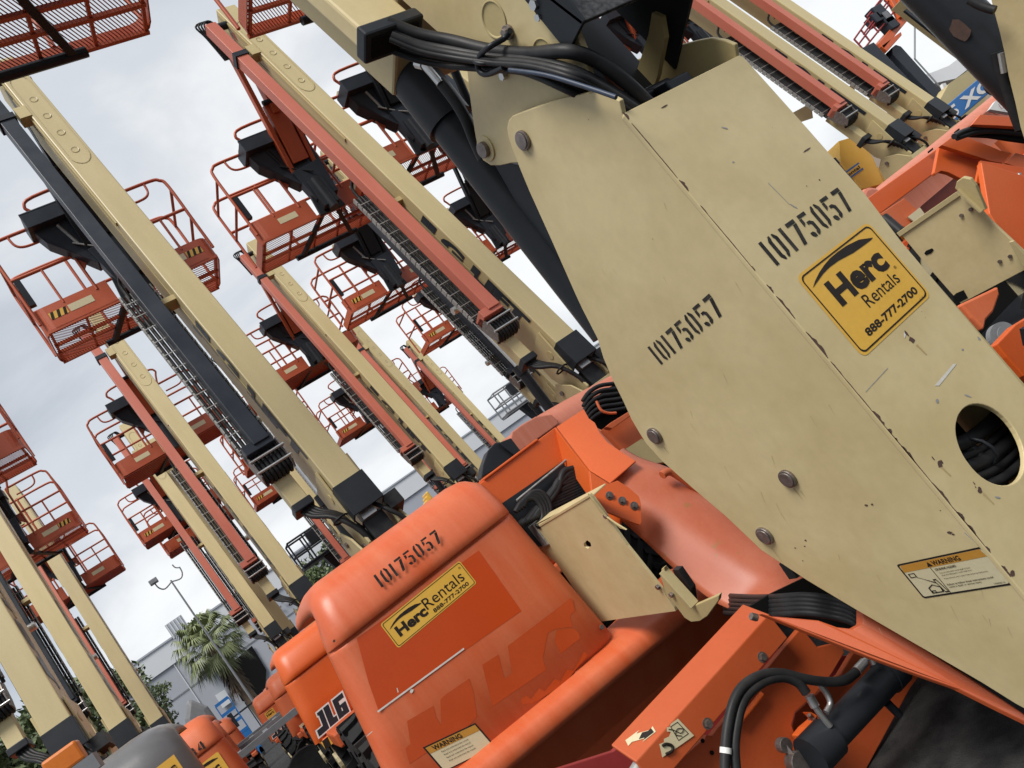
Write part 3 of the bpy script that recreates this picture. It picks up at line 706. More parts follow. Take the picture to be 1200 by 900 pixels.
# lettering and chips on the cover and plate
FB = lambda x0, z0, wd, ht: Frame((x0, BB, z0), (wd,0,0), (0,0,ht), (0,-1,0))
FA = lambda b0, z0, wd, ht: Frame((AL, b0, z0), (0,-wd,0), (0,0,ht), (-1,0,0))
p0 = onb(905, 315, BB); p1 = onb(1013, 237, BB)
g = G(); stencil(FB(1.500, .048, .372, .072), g, '10175057', 0, 0, 1, 1, .0012); nobj('stencil_number', g, STENCIL, cov)
q0 = ona(770, 432, AL); q1 = ona(845, 362, AL)
g = G(); stencil(FA(1.868, .036, .352, .066), g, '10175057', 0, 0, 1, 1, .0012); nobj('stencil_number', g, STENCIL, pa)
fr = FB(1.527, -.257, .345, .255)
g = G(); fr.poly(g, rrect(0,0,1,1,.06,.08), .0010); sq = nobj('square_sticker', g, YEL, cov)
g = G(); ring(fr, g, rrect(.022,.028,.978,.972,.05,.065), rrect(.034,.044,.966,.956,.045,.058), .0018)
fr.text(g, 'Herc', .17, .49, .86, .78, .0018, .045)
fr.poly(g, [(.06+.86*x, .815+.125*y) for x, y in SWOOSH], .0018)
fr.text(g, 'Rentals', .38, .315, .84, .455, .0018, .0)
fr.text(g, '888-777-2700', .18, .11, .91, .195, .0018, .03)
fr.text(g, '\u00ae', .875, .44, .905, .475, .0018)
fr.text(g, 'C-101-05', .86, .035, .95, .055, .0018)
nobj('sticker_print', g, INK, sq)
# warning sticker on the side plate
fw = FA(1.621, -.860, .264, .108)
g = G(); fw.poly(g, rrect(0,0,1,1,.03,.06), .0008); ws = nobj('warning_sticker', g, INK, pa)
g = G(); fw.poly(g, rrect(.022,.05,.978,.955,.02,.045), .0014); nobj('sticker_ground', g, CREAM, ws)
g = G(); fw.poly(g, [(.022,.76),(.978,.76),(.965,.955),(.035,.955)], .0019); nobj('sticker_band', g, WORANGE, ws)
g = G()
fw.text(g, 'WARNING', .40, .79, .72, .92, .0024, .03); fw.poly(g, [(.33,.79),(.395,.79),(.362,.92)], .0024)
fw.poly(g, [(.345,.05),(.352,.05),(.352,.76),(.345,.76)], .0024)
fw.text(g, 'CRUSHING HAZARD', .38, .655, .62, .715, .0024, .02)
fw.text(g, 'If you can work inside a raised upright or boom', .40, .555, .74, .60, .0024)
fw.text(g, 'structure is falling parts, a crush could occur.', .40, .49, .74, .535, .0024)
fw.text(g, 'Keep distance until raised 4 feet lowering mechanism.', .40, .40, .88, .44, .0024)
fw.text(g, 'Failure to follow these instructions could', .38, .24, .88, .29, .0024, .01)
fw.text(g, 'result in death or serious injury.', .38, .165, .74, .215, .0024, .01)
fw.text(g, '1706962 A', .84, .08, .95, .12, .0024)
# little drawing of a lift
for pl_ in ([(.06,.60),(.14,.60),(.14,.70),(.06,.70)], ):
    ring(fw, g, [(.05,.59),(.13,.59),(.13,.71),(.05,.71)], [(.062,.61),(.118,.61),(.118,.69),(.062,.69)], .0024)
fw.poly(g, [(.115,.60),(.125,.57),(.285,.37),(.275,.35)], .0024)
ring(fw, g, [(.15,.10),(.29,.10),(.30,.24),(.22,.34),(.15,.26)], [(.165,.125),(.275,.125),(.283,.235),(.22,.315),(.165,.25)], .0024)
ring(fw, g, [(.16,.10),(.21,.10),(.21,.18),(.16,.18)], [(.172,.12),(.198,.12),(.198,.16),(.172,.16)], .0024)
ring(fw, g, [(.30,.08),(.345,.08),(.31,.46),(.27,.46)], [(.308,.11),(.333,.11),(.303,.43),(.28,.43)], .0024)
nobj('sticker_print', g, INK, ws)
# chips, scratches and drips with shapes of their own
rnd = random.Random(3)
def blob(fr, g, x, y, rx, ry, h, n=9, rot=0.0):
    pts = []
    for k in range(n):
        an = 2*PI*k/n; q = .6 + .6*rnd.random()
        px, py = rx*q*math.cos(an), ry*q*math.sin(an)
        pts.append((x + px*math.cos(rot)-py*math.sin(rot), y + px*math.sin(rot)+py*math.cos(rot)))
    fr.poly(g, pts, h)
UB = FB(0, 0, 1, 1)     # metric frame on the cover: x = a, y = z
UA = Frame((AL, 0, 0), (0, 1, 0), (0, 0, 1), (-1, 0, 0))
g = G()
def edgechip(v0, v1, wd):
    n = 8; a = []; c = []
    z0 = onb(*v0, BB).z; z1 = onb(*v1, BB).z
    for k in range(n+1):
        z = z0 + (z1-z0)*k/n; q = math.sin(PI*k/n)**.5
        a.append((AL-.001, z)); c.append((AL + wd*(.35+.65*rnd.random())*q + .0008, z))
    UB.poly(g, a + c[::-1], .0008)
for a_, b_, wd in (((1022,481),(1036,499),.011),((1050,512),(1052,516),.005),((1057,521),(1075,540),.008),((1040,503),(1045,508),.010),((1092,563),(1116,591),.007),((1122,598),(1132,608),.010),((1134,612),(1146,625),.007),((900,332),(908,342),.006),((880,312),(884,318),.004),((912,345),(934,372),.007),((945,388),(972,418),.010),((1157,637),(1162,645),.006),((1175,660),(1184,676),.008),((735,129),(741,138),.010),((797,210),(808,223),.009),((822,240),(830,250),.003),((975,422),(990,440),.003),((745,142),(795,208),.0022),((830,250),(880,312),.0016),((1036,499),(1092,563),.002),((990,440),(1022,481),.0015),((1116,591),(1157,637),.0018)):
    edgechip(a_, b_, wd)
for u, v, rx, ry in ((1068,398,.010,.009),(1062,391,.004,.010),(1101,544,.009,.008),(1148,574,.009,.007),(1093,537,.002,.007),(1141,566,.002,.006),(1143,571,.002,.003),(778,125,.016,.0022),(1186,672,.009,.007),(1103,541,.004,.005)):
    p = onb(u, v, BB); blob(UB, g, p.x, p.z, rx, ry, .0009)
p = onb(945, 176, BB); blob(UB, g, p.x, p.z, .018, .0022, .0009); 
for u, v, rr in ((960,211,.003),(945,218,.002),(758,112,.0015),(905,150,.001),(1080,365,.001),(1084,372,.001)):
    p = onb(u, v, BB); blob(UB, g, p.x, p.z, rr, rr, .0009)
nobj('paint_chips', g, RUST, cov, kind='stuff')
g = G()
for u, v, rx, ry, rot in ((849,150,.010,.003,-.8),(859,190,.004,.003,0),(1134,464,.011,.003,-.9),(1169,583,.012,.003,-.8),(1098,470,.006,.005,.3),(930,242,.012,.0025,-1.1),(1128,410,.005,.003,0),(1147,397,.004,.006,0)):
    p = onb(u, v, BB); blob(UB, g, p.x, p.z, rx, ry, .0009, 8, rot)
nobj('scuffs', g, SCRG, cov, kind='stuff')
g = G()
p = onb(1095,452,BB); q = onb(1118,428,BB); UB.poly(g, [(p.x,p.z),(p.x+.012,p.z-.008),(q.x+.01,q.z-.002),(q.x,q.z+.004)], .0009)
p = onb(1050,395,BB); blob(UB, g, p.x+.03, p.z-.01, .014, .003, .0009, 8, .5)
nobj('scratches', g, SCR, cov, kind='stuff')
# more long scrapes
g = G()
for u0,v0,u1,v1,wd_ in ((1014,460,1040,432,.0016),(900,215,925,240,.0012),(985,300,1002,322,.0012),(1130,625,1140,634,.0012)):
    p = onb(u0,v0,BB); q = onb(u1,v1,BB); UB.poly(g, [(p.x,p.z),(q.x,q.z),(q.x+wd_,q.z+wd_),(p.x+wd_*2,p.z+wd_)], .0008)
nobj('scrapes', g, MATS['scratch_grey'], cov, kind='stuff')
# primer showing through in drips below two chips
g = G()
for u, v, ln in ((1074,404,.035),(1103,547,.030),(1152,578,.035)):
    p = onb(u, v, BB); UB.poly(g, [(p.x-.004,p.z),(p.x+.003,p.z),(p.x+.006,p.z-ln),(p.x+.002,p.z-ln)], .0007)
nobj('rust_runs', g, paint('rust_run', (0.42,0.30,0.13),(0.46,0.35,0.18),.6,20), cov, kind='stuff')
g = G()
for u, v, rr in ((1015,592,.004),(1022,591,.003),(944,633,.003),(943,640,.0025),(932,642,.0025),(941,657,.002),(1113,624,.005),(1117,626,.003),(1102,598,.0015),(690,140,.0012),(765,280,.0012)):
    p = ona(u, v, AL); blob(UA, g, p.y, p.z, rr*1.4, rr, .0009)
nobj('paint_chips', g, RUST, pa, kind='stuff')
g = G()
for u, v, ln, wd_ in ((930,572,.045,.004),(938,575,.028,.003),(904,642,.060,.004),(778,524,.03,.003),(618,176,.02,.003)):
    p = ona(u, v, AL); UA.poly(g, [(p.y+wd_,p.z),(p.y-wd_,p.z),(p.y-wd_*.2,p.z-ln*.6),(p.y,p.z-ln)], .0007)
nobj('rust_runs', g, MATS['rust_run'], pa, kind='stuff')
g = G()
for k in range(26):
    b_ = 1.42+.6*rnd.random(); z_ = -1.0+1.4*rnd.random(); p = Vector((AL, b_, z_))
    an = 1.0+.5*rnd.random(); l_ = .02+.05*rnd.random()
    UA.poly(g, [(b_,z_),(b_+.0012,z_+.0006),(b_+math.cos(an)*l_,z_-math.sin(an)*l_)], .0006)
nobj('hairline_scratches', g, MATS['rust_run'], pa, kind='stuff')
# things seen between the two side plates at the top
g = G()
for k, (u, v, r_) in enumerate(((745,118,.02),(768,108,.022),(790,100,.02),(812,100,.012))):
    p = ona(u, v, 1.75); g.obox(p, (.05,0,0), (0,r_*1.3,.01), (0,0,r_))
g.tube(smooth_path([ona(730,118,1.6), ona(760,112,1.7), ona(800,108,1.8), ona(850,95,1.9)], 4), .02, 8)
nobj('valve_bank', g, BLACK, bevel=.006)
# boom end (side plate with round recesses), behind the upright plate
AE = 1.475
bx = [(440,-60),(471,0),(492,19),(515,40),(540,62),(547,80),(550,110),(554,140),(557,160),(561,178),(566,188),(575,194),(586,194),(600,191),(630,190),(690,190),(700,150),(692,95),(684,60),(672,30),(640,-40)]
g = G(); g.prism([ona(u, v, AE) for u, v in bx], (.02,0,0)); ep = nobj('boom_end_plate', g, BEIGEN, bevel=.003)
for (u, v, r_) in ((579,23,.052),(637,63,.042)):
    c = ona(u, v, AE); g = G()
    o2 = disc(c+Vector((-.002,0,0)), r_, (-1,0,0), 32); i2 = disc(c+Vector((-.002,0,0)), r_*.86, (-1,0,0), 32)
    i3 = [p+Vector((.0015,0,0)) for p in i2]
    g.add(o2 + [p + Vector((-.004,0,0)) for p in disc(c, r_*.93, (-1,0,0), 32)] + i3, [(i,(i+1)%32,(i+1)%32+32,i+32) for i in range(32)] + [(i+32,(i+1)%32+32,(i+1)%32+64,i+64) for i in range(32)], True)
    g.add(i3, [tuple(range(32))])
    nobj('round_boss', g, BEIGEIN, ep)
c = ona(570,174,AE); g = G(); g.prism(disc(c, .042, (-1,0,0), 28), (-.006,0,0)); nobj('pin_washer', g, BEIGEN, ep, bevel=.002)
g = G(); g.prism(disc(c+Vector((-.006,0,0)), .026, (-1,0,0), 24), (-.016,0,0)); nobj('pin_head', g, PIN, ep, bevel=.002)
# the right end plate's inner face, brown beige curve
bp = [(690,200),(735,118),(760,40),(764,15),(775,20),(779,45),(770,90),(757,130),(740,200)]
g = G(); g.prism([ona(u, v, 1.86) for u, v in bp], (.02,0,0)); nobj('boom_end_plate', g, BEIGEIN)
# black cover box over the boom foot
yc = 1.44
cf = [(613,-50),(613,-2),(665,62),(684,25),(658,-10),(640,-50)]
g = G(); g.prism([ona(u, v, 1.452) for u, v in cf], (.012,0,0)); cb = nobj('rear_cover', g, BLACK, bevel=.002)
k0 = ona(684,25,1.452); k1 = Vector((1.90, k0.y-.01, k0.z+.005))
upd = dv*.5
g = G(); g.prism([k0, k1, k1+upd, k0+upd], (0,.014,0)); nobj('cover_rear_face', g, BLACKR, cb, bevel=.003)
# deep shadowed inside of the cover: side, bulkhead
g = G(); g.prism([Vector((1.90,k0.y,k0.z)), Vector((1.90,k0.y+.25,k0.z-.10)), Vector((1.90,k0.y+.3,k0.z+.5)), Vector((1.90,k0.y,k0.z+.5))], (.012,0,0))
g.prism([Vector((1.49,k0.y+.30,.50)), Vector((1.89,k0.y+.30,.50)), Vector((1.89,k0.y+.36,1.5)), Vector((1.49,k0.y+.36,1.5))], (0,.02,0))
nobj('cover_inside', g, BLACK, cb)
g = G(); p = ona(708,75,1.66); g.tube([p, p+Vector((.02,.03,-.14))], .02, 10); nobj('hose_fitting', g, ROSE, cb)
g = G(); g.tube(smooth_path([p+Vector((.02,.02,-.06)), p+Vector((.03,.02,-.16)), p+Vector((.05,.0,-.3))],4), .03, 8); nobj('thick_hose', g, RUBBER, cb)
c = ona(627,5,1.452); g = G(); g.prism(disc(c, .014, (-1,0,0), 6), (-.010,0,0)); g.prism(disc(c+Vector((0,.02,-.025)), .010, (-1,0,0), 6), (-.006,0,0)); nobj('cover_bolt', g, STEEL, cb)
# boom itself and the square hose tube, going up out of sight
g = G()
fo = Vector((0, 1.50, 1.30))
for a0, a1 in ((1.50, 1.86),): 
    c0 = Vector(((a0+a1)/2, 1.95, 1.45)); g.obox(c0 + dv*2.4, ((a1-a0)/2,0,0), dv*2.4, nv*.25)
nb = nobj('boom', g, BEIGE, bevel=.012)
tb = [ona(u, v, 1.30) for u, v in ((443,62),(438,37))]
# end cap front corner positions on the left side face of the tube
cap_l = ona(441, 58, 1.215); cap_r = Vector((1.43, cap_l.y, cap_l.z))
g = G(); tc0 = Vector((1.325, cap_l.y+.10, cap_l.z-.00)) + dv*.055
tc0 = tc0 + nv*.06; g.obox(tc0 + dv*1.5, (.092,0,0), dv*1.5, nv*.035); tb_ = nobj('hose_tube', g, BEIGEN, bevel=.010)
g = G(); g.obox(tc0, (.108,0,0), dv*.024, nv*.050); nobj('tube_end_cap', g, BLACK, tb_, bevel=.008)
g = G(); g.obox(tc0 - dv*.022, (.085,0,0), dv*.006, nv*.032); nobj('tube_mouth', g, DARKH, tb_)
# hoses from the tube over the end plate and down between the uprights
hp = [(455,38),(490,52),(530,60),(575,68),(620,72),(665,82),(700,98),(738,122),(775,150)]
for k, (du, dv2, da, r_, mt) in enumerate(((0,-12,.0,.019,RUBBER),(0,0,-.012,.018,RUBBER),(-4,10,.0,.017,RUBBER),(4,4,-.035,.013,RUBBER),(-6,17,-.02,.010,RUBBER),(2,8,-.045,.0085,RUBBER))):
    pts = []
    for i, (u, v) in enumerate(hp):
        sp = 1.0 if i < 3 else (.75 if i < 5 else 1.0)
        a_ = 1.325 + (1.445-1.325)*min(1, i/2.5) + da
        if i >= 6: a_ += .05*(i-5)
        bulge = (-14 if k == 0 else (6 if k in (2, 4) else 0))*math.sin(PI*max(0, min(1, (i-4)/4)))
        pts.append(ona(u+du, v + dv2*sp + bulge, a_))
    g = G(); g.tube(smooth_path(pts, 6), r_, 10); nobj('hose', g, mt)
g = G(); pts = [ona(u, v, 1.387) for u, v in ((597,82),(640,88),(690,103),(722,114))]; g.tube(smooth_path(pts, 5), .0065, 8); nobj('hose', g, BLUEH)
# guide rod that hooks round the bundle, with bolts
g = G(); rp = [(598,36),(592,44),(575,54),(565,62),(560,72),(561,82),(568,87),(578,85),(590,79)]
g.tube(smooth_path([ona(u, v, 1.40 if i > 1 else 1.445) for i, (u, v) in enumerate(rp)], 5), .0085, 8); gr_ = nobj('hose_guide_rod', g, BLACK)
g = G(); c = ona(597,37,AE); g.prism(disc(c, .020, (-1,0,0), 16), (-.012,0,0)); g.prism(disc(c+Vector((-.012,0,0)), .013, (-1,0,0), 6), (-.012,0,0)); nobj('rod_bolt', g, PIN, gr_, bevel=.001)
g = G(); c = ona(592,88,AE); g.prism(disc(c, .012, (-1,0,0), 6), (-.016,0,0)); nobj('lower_bolt', g, STEEL, gr_)
g = G(); c = ona(573,68,1.43); g.tube(disc(c, .045, (0,.3,-.2), 16), .006, 6, closed=True); nobj('cable_tie', g, BLACK, gr_)
# lift cylinder
ax = [ona(474,78,1.62), ona(478,84,1.62)]
c_top = ona(486,92,1.60); c_bot = ona(716,385,1.60)
dd = (c_bot-c_top).normalized(); 
g = G(); L_ = (c_bot-c_top).length
g.tube([c_top+dd*.12, c_bot], .078, 24); g.tube([c_top-dd*.02, c_top+dd*.22], .092, 24); g.tube([c_top+dd*.0, c_top-dd*.05], .062, 20)
lc = nobj('lift_cylinder', g, BLACK)
g = G()
for k in range(6):
    an = 2*PI*k/6; x = dd.cross(Vector((1,0,0))).normalized(); y = dd.cross(x)
    g.tube([c_top+(x*math.cos(an)+y*math.sin(an))*.072 - dd*.04, c_top+(x*math.cos(an)+y*math.sin(an))*.072], .013, 6)
nobj('gland_bolt', g, RUBBER, lc)
g = G(); g.tube([c_top-dd*.05, c_top-dd*.8], .042, 16); nobj('piston_rod', g, STEEL, lc)
g = G(); 
p_ = [ona(u, v, 1.50) for u, v in ((489,74),(497,76),(506,86),(516,98))]
g.tube(p_[:2], .018, 8); g.tube(p_[1:], .014, 8); nobj('hose_fitting', g, STEEL, lc, bevel=.001)
g = G(); g.tube(smooth_path([ona(u, v, 1.51) for u, v in ((516,96),(533,118),(546,140),(556,165),(566,186))], 5), .020, 8); nobj('hose', g, RUBBER, lc)
g = G(); g.prism([ona(u, v, 1.56) for u, v in ((575,186),(630,200),(640,250),(690,345),(660,310),(620,265))], (.03,0,0)); g.prism([ona(u, v, 1.70) for u, v in ((560,185),(640,180),(700,350),(690,352),(640,300))], (.02,0,0)); nobj('cylinder_link', g, BLACK, bevel=.004)
# black arm seen behind it
g = G(); g.tube([ona(528,72,2.0), ona(553,130,2.0)], .02, 8); nobj('black_strut', g, BLACK)
# platform high overhead
basket(near, False, True, cx=1.12-ON.x, bf=5.34-ON.y, fz=4.76-ON.z)
# ---- engine hood (lower left)
HB = 3.9
hn = hood(near, .485, 1.60, HB, .262, -.93, -.070, L=1.2, mat=HOODP, off=ON, flare=(-.20, .07), rl=.12, right=True)
hn['label'] = 'faded orange hood with stencilled number and rectangular yellow sticker'
FH = lambda x0, z0, wd, ht, y=HB: Frame((x0, y, z0), (wd,0,0), (0,0,ht), (0,-1,0))
lid = HB-.018
g = G(); stencil(FH(.792, .030, .395, .072, HB-.018), g, '10175057', 0, 0, 1, 1, .004); nobj('stencil_number', g, STENCIL, hn)
def hpt(u, v): p = onb(u, v, HB); return (p.x, p.z)
UH = Frame((0, HB, 0), (1,0,0), (0,0,1), (0,-1,0))
g = G(); UH.poly(g, [hpt(*p) for p in ((418,748),(446,728),(561,645),(611,716),(545,762),(444,834),(432,800))], .001); nobj('clean_paint_patch', g, UNFADED, hn)
s0, s1 = hpt(446,731), hpt(559,686)
fs = Frame((.694, HB, -.250), (.508,0,.004), (-.004,0,.145), (0,-1,0))
g = G(); fs.poly(g, rrect(0,0,1,1,.025,.08), .002); hs = nobj('long_sticker', g, YEL, hn)
g = G(); ring(fs, g, rrect(.012,.04,.988,.96,.02,.06), rrect(.018,.058,.982,.942,.018,.055), .003)
fs.text(g, 'Herc', .08, .24, .43, .62, .003, .045, .0); fs.text(g, 'Rentals', .44, .36, .93, .76, .003, .0)
fs.poly(g, [(.04+.40*x, .66+.18*y) for x, y in SWOOSH], .003); fs.text(g, '888-777-2700', .48, .13, .93, .27, .003, .02); fs.text(g, '\u00ae', .94, .76, .965, .84, .003)
nobj('sticker_print', g, INK, hs)
# ghost of a removed logo and model line
fj = UH
j0, j1 = hpt(470,880), hpt(700,735)
g = G()
for pl_ in ([(565,779),(584,767),(591,795),(600,789),(595,757),(670,700),(674,716),(668,722),(671,735),(651,737),(642,742),(636,772),(640,785),(577,828)],
            [(652,738),(671,736),(678,741),(680,748),(657,766),(650,752)],
            [(477,845),(508,827),(511,840),(517,850),(516,820),(522,814),(550,795),(555,812),(559,840),(550,850),(480,895),(475,877),(481,872)]):
    UH.poly(g, [hpt(*p) for p in pl_], .0012)
nobj('ghost_logo', g, GHOST, hn)
g = G(); UH.poly(g, [hpt(*p) for p in ((610,819),(617,815),(622,819),(632,806),(638,810),(650,795),(657,798),(664,784),(672,786),(684,763),(689,768),(676,783),(666,796),(655,805),(640,815),(625,824),(612,826))], .0012); nobj('ghost_model_number', g, GHOST, hn)
g = G(); a_, b_ = hpt(443,835), hpt(544,761); UH.poly(g, [a_, (b_[0], b_[1]), (b_[0]+.002, b_[1]+.008), (a_[0], a_[1]+.008)], .004); 
c = hpt(482,810); blob(UH, g, c[0], c[1], .012, .008, .004); nobj('tape_residue', g, SCR, hn, kind='stuff')
g = G(); c = hpt(391,752); blob(UH, g, c[0], c[1]+.0, .010, .007, .024); nobj('rust_spot', g, RUST, hn)
g = G(); c = hpt(466,812); UH.poly(g, [(c[0],c[1]),(c[0]+.006,c[1]),(c[0]+.012,c[1]+.02),(c[0]+.008,c[1]+.02)], .002); c=hpt(412,878); blob(UH,g,c[0]+.1,c[1]-.0,.02,.002,.002); nobj('scratches', g, SCR, hn, kind='stuff')
fw2 = Frame((.60, HB, -.985), (.30,0,.02), (-.012,0,.17), (0,-1,0))
fw2 = Frame(onb(520,905,HB), onb(572,884,HB)-onb(520,905,HB)+Vector((.05,0,0)), onb(555,866,HB)-onb(572,884,HB)+Vector((0,0,.05)), (0,-1,0))
g = G(); fw2.poly(g, [(0,0),(1,0),(1,1),(0,1)], .002); w2 = nobj('warning_sticker', g, INK, hn)
g = G(); fw2.poly(g, [(.03,.04),(.97,.04),(.97,.95),(.03,.95)], .003); nobj('sticker_ground', g, CREAM, w2)
g = G(); fw2.poly(g, [(.03,.72),(.97,.72),(.97,.95),(.03,.95)], .004); nobj('sticker_band', g, WORANGE, w2)
g = G(); fw2.text(g, 'WARNING', .12, .75, .66, .92, .005, .03)
for k in range(4): fw2.text(g, 'Read and understand the manual', .2, .6-.12*k, .7, .65-.12*k, .005)
nobj('sticker_print', g, INK, w2)
# ledge and skirt below the hood: rounded shoulder then dark shaded side
led = []
for (u, v) in ((500,925),(600,872),(700,800),(735,775),(790,740),(850,695)):
    led.append(onb(u, v, 3.75))
rows = []
for zz, db in ((-.86,.30),(-.90,.10),(-.925,.03),(-.95,.0),(-1.01,-.005),(-1.035,.01),(-1.05,.05),(-1.08,.12),(-1.42,.42)):
    rows.append([Vector((x, 3.80+db, zz - .085*(x-1.15))) for x in (-.1,.3,.7,1.1,1.5,1.9,2.3,3.0)])
g = G(); g.grid(rows, True, True); nobj('turntable_skirt', g, HOODP)
g = G(); c = onb(705,735,HB); g.prism(disc(c, .013, (0,-1,0), 10), (0,-.01,0)); nobj('hood_latch', g, PIN, hn)
# ---- beige side panel with slot between hood and elbow
AP = 1.70
pp = [(608,625),(612,622),(693,581),(735,640),(775,690),(790,712),(792,716),(742,723),(700,729),(652,660)]
bm = bmesh.new()
def loop3(pts): 
    vs = [bm.verts.new((p - ON)*S) for p in pts]; return [bm.edges.new((vs[i], vs[(i+1)%len(vs)])) for i in range(len(vs))]
slot = [(684,637),(688,633),(692,636),(693,640),(689,643),(685,641)]
e_ = loop3([ona(u,v,AP) for u,v in pp]) + loop3([ona(u,v,AP) for u,v in slot])
bmesh.ops.triangle_fill(bm, use_beauty=True, edges=e_)
ex = bmesh.ops.extrude_face_region(bm, geom=list(bm.faces)); bmesh.ops.translate(bm, vec=(.015*S,0,0), verts=[v for v in ex['geom'] if isinstance(v, bmesh.types.BMVert)])
bmesh.ops.recalc_face_normals(bm, faces=bm.faces)
me = bpy.data.meshes.new('beige_side_panel'); bm.to_mesh(me); bm.free(); me.materials.append(BEIGEN)
sp = bpy.data.objects.new('side_panel', me); COL.objects.link(sp); sp.parent = near
pA, pB = ona(612,622,AP), ona(693,581,AP)
g = G(); g.prism([pA, pB, pB+Vector((.10,0,.004)), pA+Vector((.10,0,.004))], (0,0,-.008)); g.box((AP-.004, pB.y, pB.z-.002), (AP+.012, pA.y, pB.z+.012)); nobj('panel_top_flange', g, BEIGEN, sp, bevel=.002)
q = ona(693,581,AP); 
g = G(); g.prism([ona(u,v,AP-.006) for u,v in ((690,578),(697,586),(712,605),(722,612),(735,620),(728,618),(705,600))], (-.008,0,0)); nobj('panel_edge_strip', g, BEIGEIN, sp)
br = [(775,667),(778,665),(783,680),(813,710),(843,697),(842,704),(829,722),(820,728),(810,729),(802,724),(786,702),(782,700),(774,676)]
g = G(); g.prism([ona(u,v,AP-.05) for u,v in br], (.02,0,0)); bb_ = nobj('latch_bracket', g, BEIGEIN, sp, bevel=.003)
g = G(); c = ona(778,669,AP-.05); g.bar(ona(777,668,AP-.05), ona(814,709,AP-.05), .012, .05, (1,0,0)); nobj('bracket_flange', g, BEIGE, bb_, bevel=.002)
g = G(); g.prism([ona(u,v,AP-.0) for u,v in ((788,668),(795,668),(810,690),(812,706),(800,694))], (.03,0,0)); nobj('rubber_stop', g, RUBBER, bb_)
for u, v in ((711,604),(772,687),(788,696)):
    g = G(); c = ona(u,v,AP-(.05 if u>780 else .0)); g.prism(disc(c,.013,(-1,0,0),6),(-.015,0,0)); nobj('bolt', g, PIN, sp, bevel=.001)
# inside of the tray: hoses coiled behind the bar
g = G()
for k in range(11):
    o = k*.020
    g.tube(smooth_path([onb(u, v, 4.0-.002*k) for u, v in ((608+2*k,616-1*k),(622+3*k,604-3*k+3*math.sin(k*2)),(640+2*k,597-4.0*k+3*math.sin(k*3)),(662+1*k,588-3.9*k),(700,570-3*k))], 5), .021, 7)
for k in range(4):
    g.tube(smooth_path([onb(u, v, 3.97) for u, v in ((604+3*k,600-2*k),(612+3*k,588-3*k),(624+3*k,584-2.5*k),(633+3*k,592-2*k),(636+3*k,606-2*k),(630+3*k,618-2*k))], 5), .016, 7)
nobj('coiled_hoses', g, RUBBER)
g = G(); g.box((1.73, 3.9, -.42), (2.0, 4.07, -.40)); g.prism([onb(u, v, 4.08) for u, v in ((585,592),(660,541),(700,575),(700,640),(600,640))], (0,.02,0)); nobj('tray', g, BLACK)
g = G(); g.obox(ona(655,612,1.74)+Vector((-.02,.25,0)), (.03,0,0), (0,.06,0), (0,0,.07)); g.tube([Vector((1.72,4.05,-.04)), Vector((2.2,4.05,-.03))], .008, 6); nobj('tray_fittings', g, GALV)
# ---- orange cross bar, elbow and bolted plate
BR = 4.1
b0, b1, b2, b3 = onb(564,565,BR), onb(652,501,BR), onb(660,541,BR), onb(589,591,BR)
g = G(); g.prism([Vector((b0.x-.12,BR,b0.z)), b1, b2, Vector((b3.x-.12,BR,b3.z))], (0,.05,0)); g.box((b0.x+.02, BR-.012, b0.z-.004), (b0.x+.45, BR+.1, b0.z+.012)); g.box((b0.x-.1, BR, b0.z-.012), (b1.x, BR+.22, b0.z)); nobj('cross_bar', g, ORANGE, bevel=.006)
# elbow: side face towards the left, top face to the camera
el_side = [(652,501),(660,541),(672,552),(690,580),(705,600),(712,608),(735,620),(762,640),(790,665),(812,700),(848,708),(800,655),(752,618),(735,592),(715,566),(691,551)]
dep = lambda v: 4.1 - 1.15*max(0, min(1, (v-505)/200.0))
def el(u, v, e=0): return onb(u, v, dep(v)+e)
g = G()
A_ = [(652,501),(672,527),(691,551),(715,578),(730,600)]
C_ = [(660,541),(674,556),(692,582),(712,606),(728,618)]
q0_, q1_, q2_ = onb(652,501,4.1), onb(660,541,4.12), onb(712,606,3.72); n1_ = (q1_-q0_).cross(q2_-q0_)
g.prism([onpl(u, v, q0_, n1_) for u, v in A_ + C_[::-1]], n1_.normalized()*(.012 if n1_.y > 0 else -.012)); nobj('elbow_side', g, ORANGE, bevel=.002)
g = G(); tp = [(652,500),(684,479),(690,490),(697,495),(703,507),(712,518),(725,527),(745,540),(715,566),(691,551)]
q3_, q4_ = onb(684,479,4.08), onpl(715,566,q0_,n1_); n2_ = (q3_-q0_).cross(q4_-q0_)
g.prism([onpl(u, v, q0_, n2_)*.997 for u, v in tp], n2_.normalized()*(.010 if n2_.y > 0 else -.010)); nobj('elbow_cover', g, ORANGE, bevel=.004)
# rounded guard tube running down to the right
E1 = [(700,588),(715,600),(742,622),(766,644),(800,676),(835,704),(862,716),(868,716)]
E2 = [(698,574),(712,585),(746,604),(780,628),(815,655),(850,680),(880,699),(890,713)]
E3 = [(702,560),(718,572),(755,588),(793,608),(828,632),(862,656),(893,678),(908,709)]
E4 = [(710,546),(728,556),(768,572),(808,592),(845,614),(880,638),(910,660),(925,698)]
E5 = [(724,530),(746,540),(775,546),(812,570),(850,598),(890,628),(925,652),(948,681)]
E6 = [(730,524),(750,536),(785,548),(822,568),(860,594),(900,622),(940,655),(965,684)]
rows = []
for j, (EE, db) in enumerate(((E1,.05),(E2,.0),(E3,-.045),(E4,-.055),(E5,-.035),(E6,.05))):
    P_ = [onb(u, v, 3.80 - .098*i + db - .02) for i, (u, v) in enumerate(EE)]
    rows.append(smooth_path(P_, 3))
g = G(); g.grid(rows, True); gt = nobj('guard_tube', g, TUBEP, solid=.012)
md = gt.modifiers.new('sub', 'SUBSURF'); md.levels = 2; md.render_levels = 2
gt.modifiers.move(1, 0)
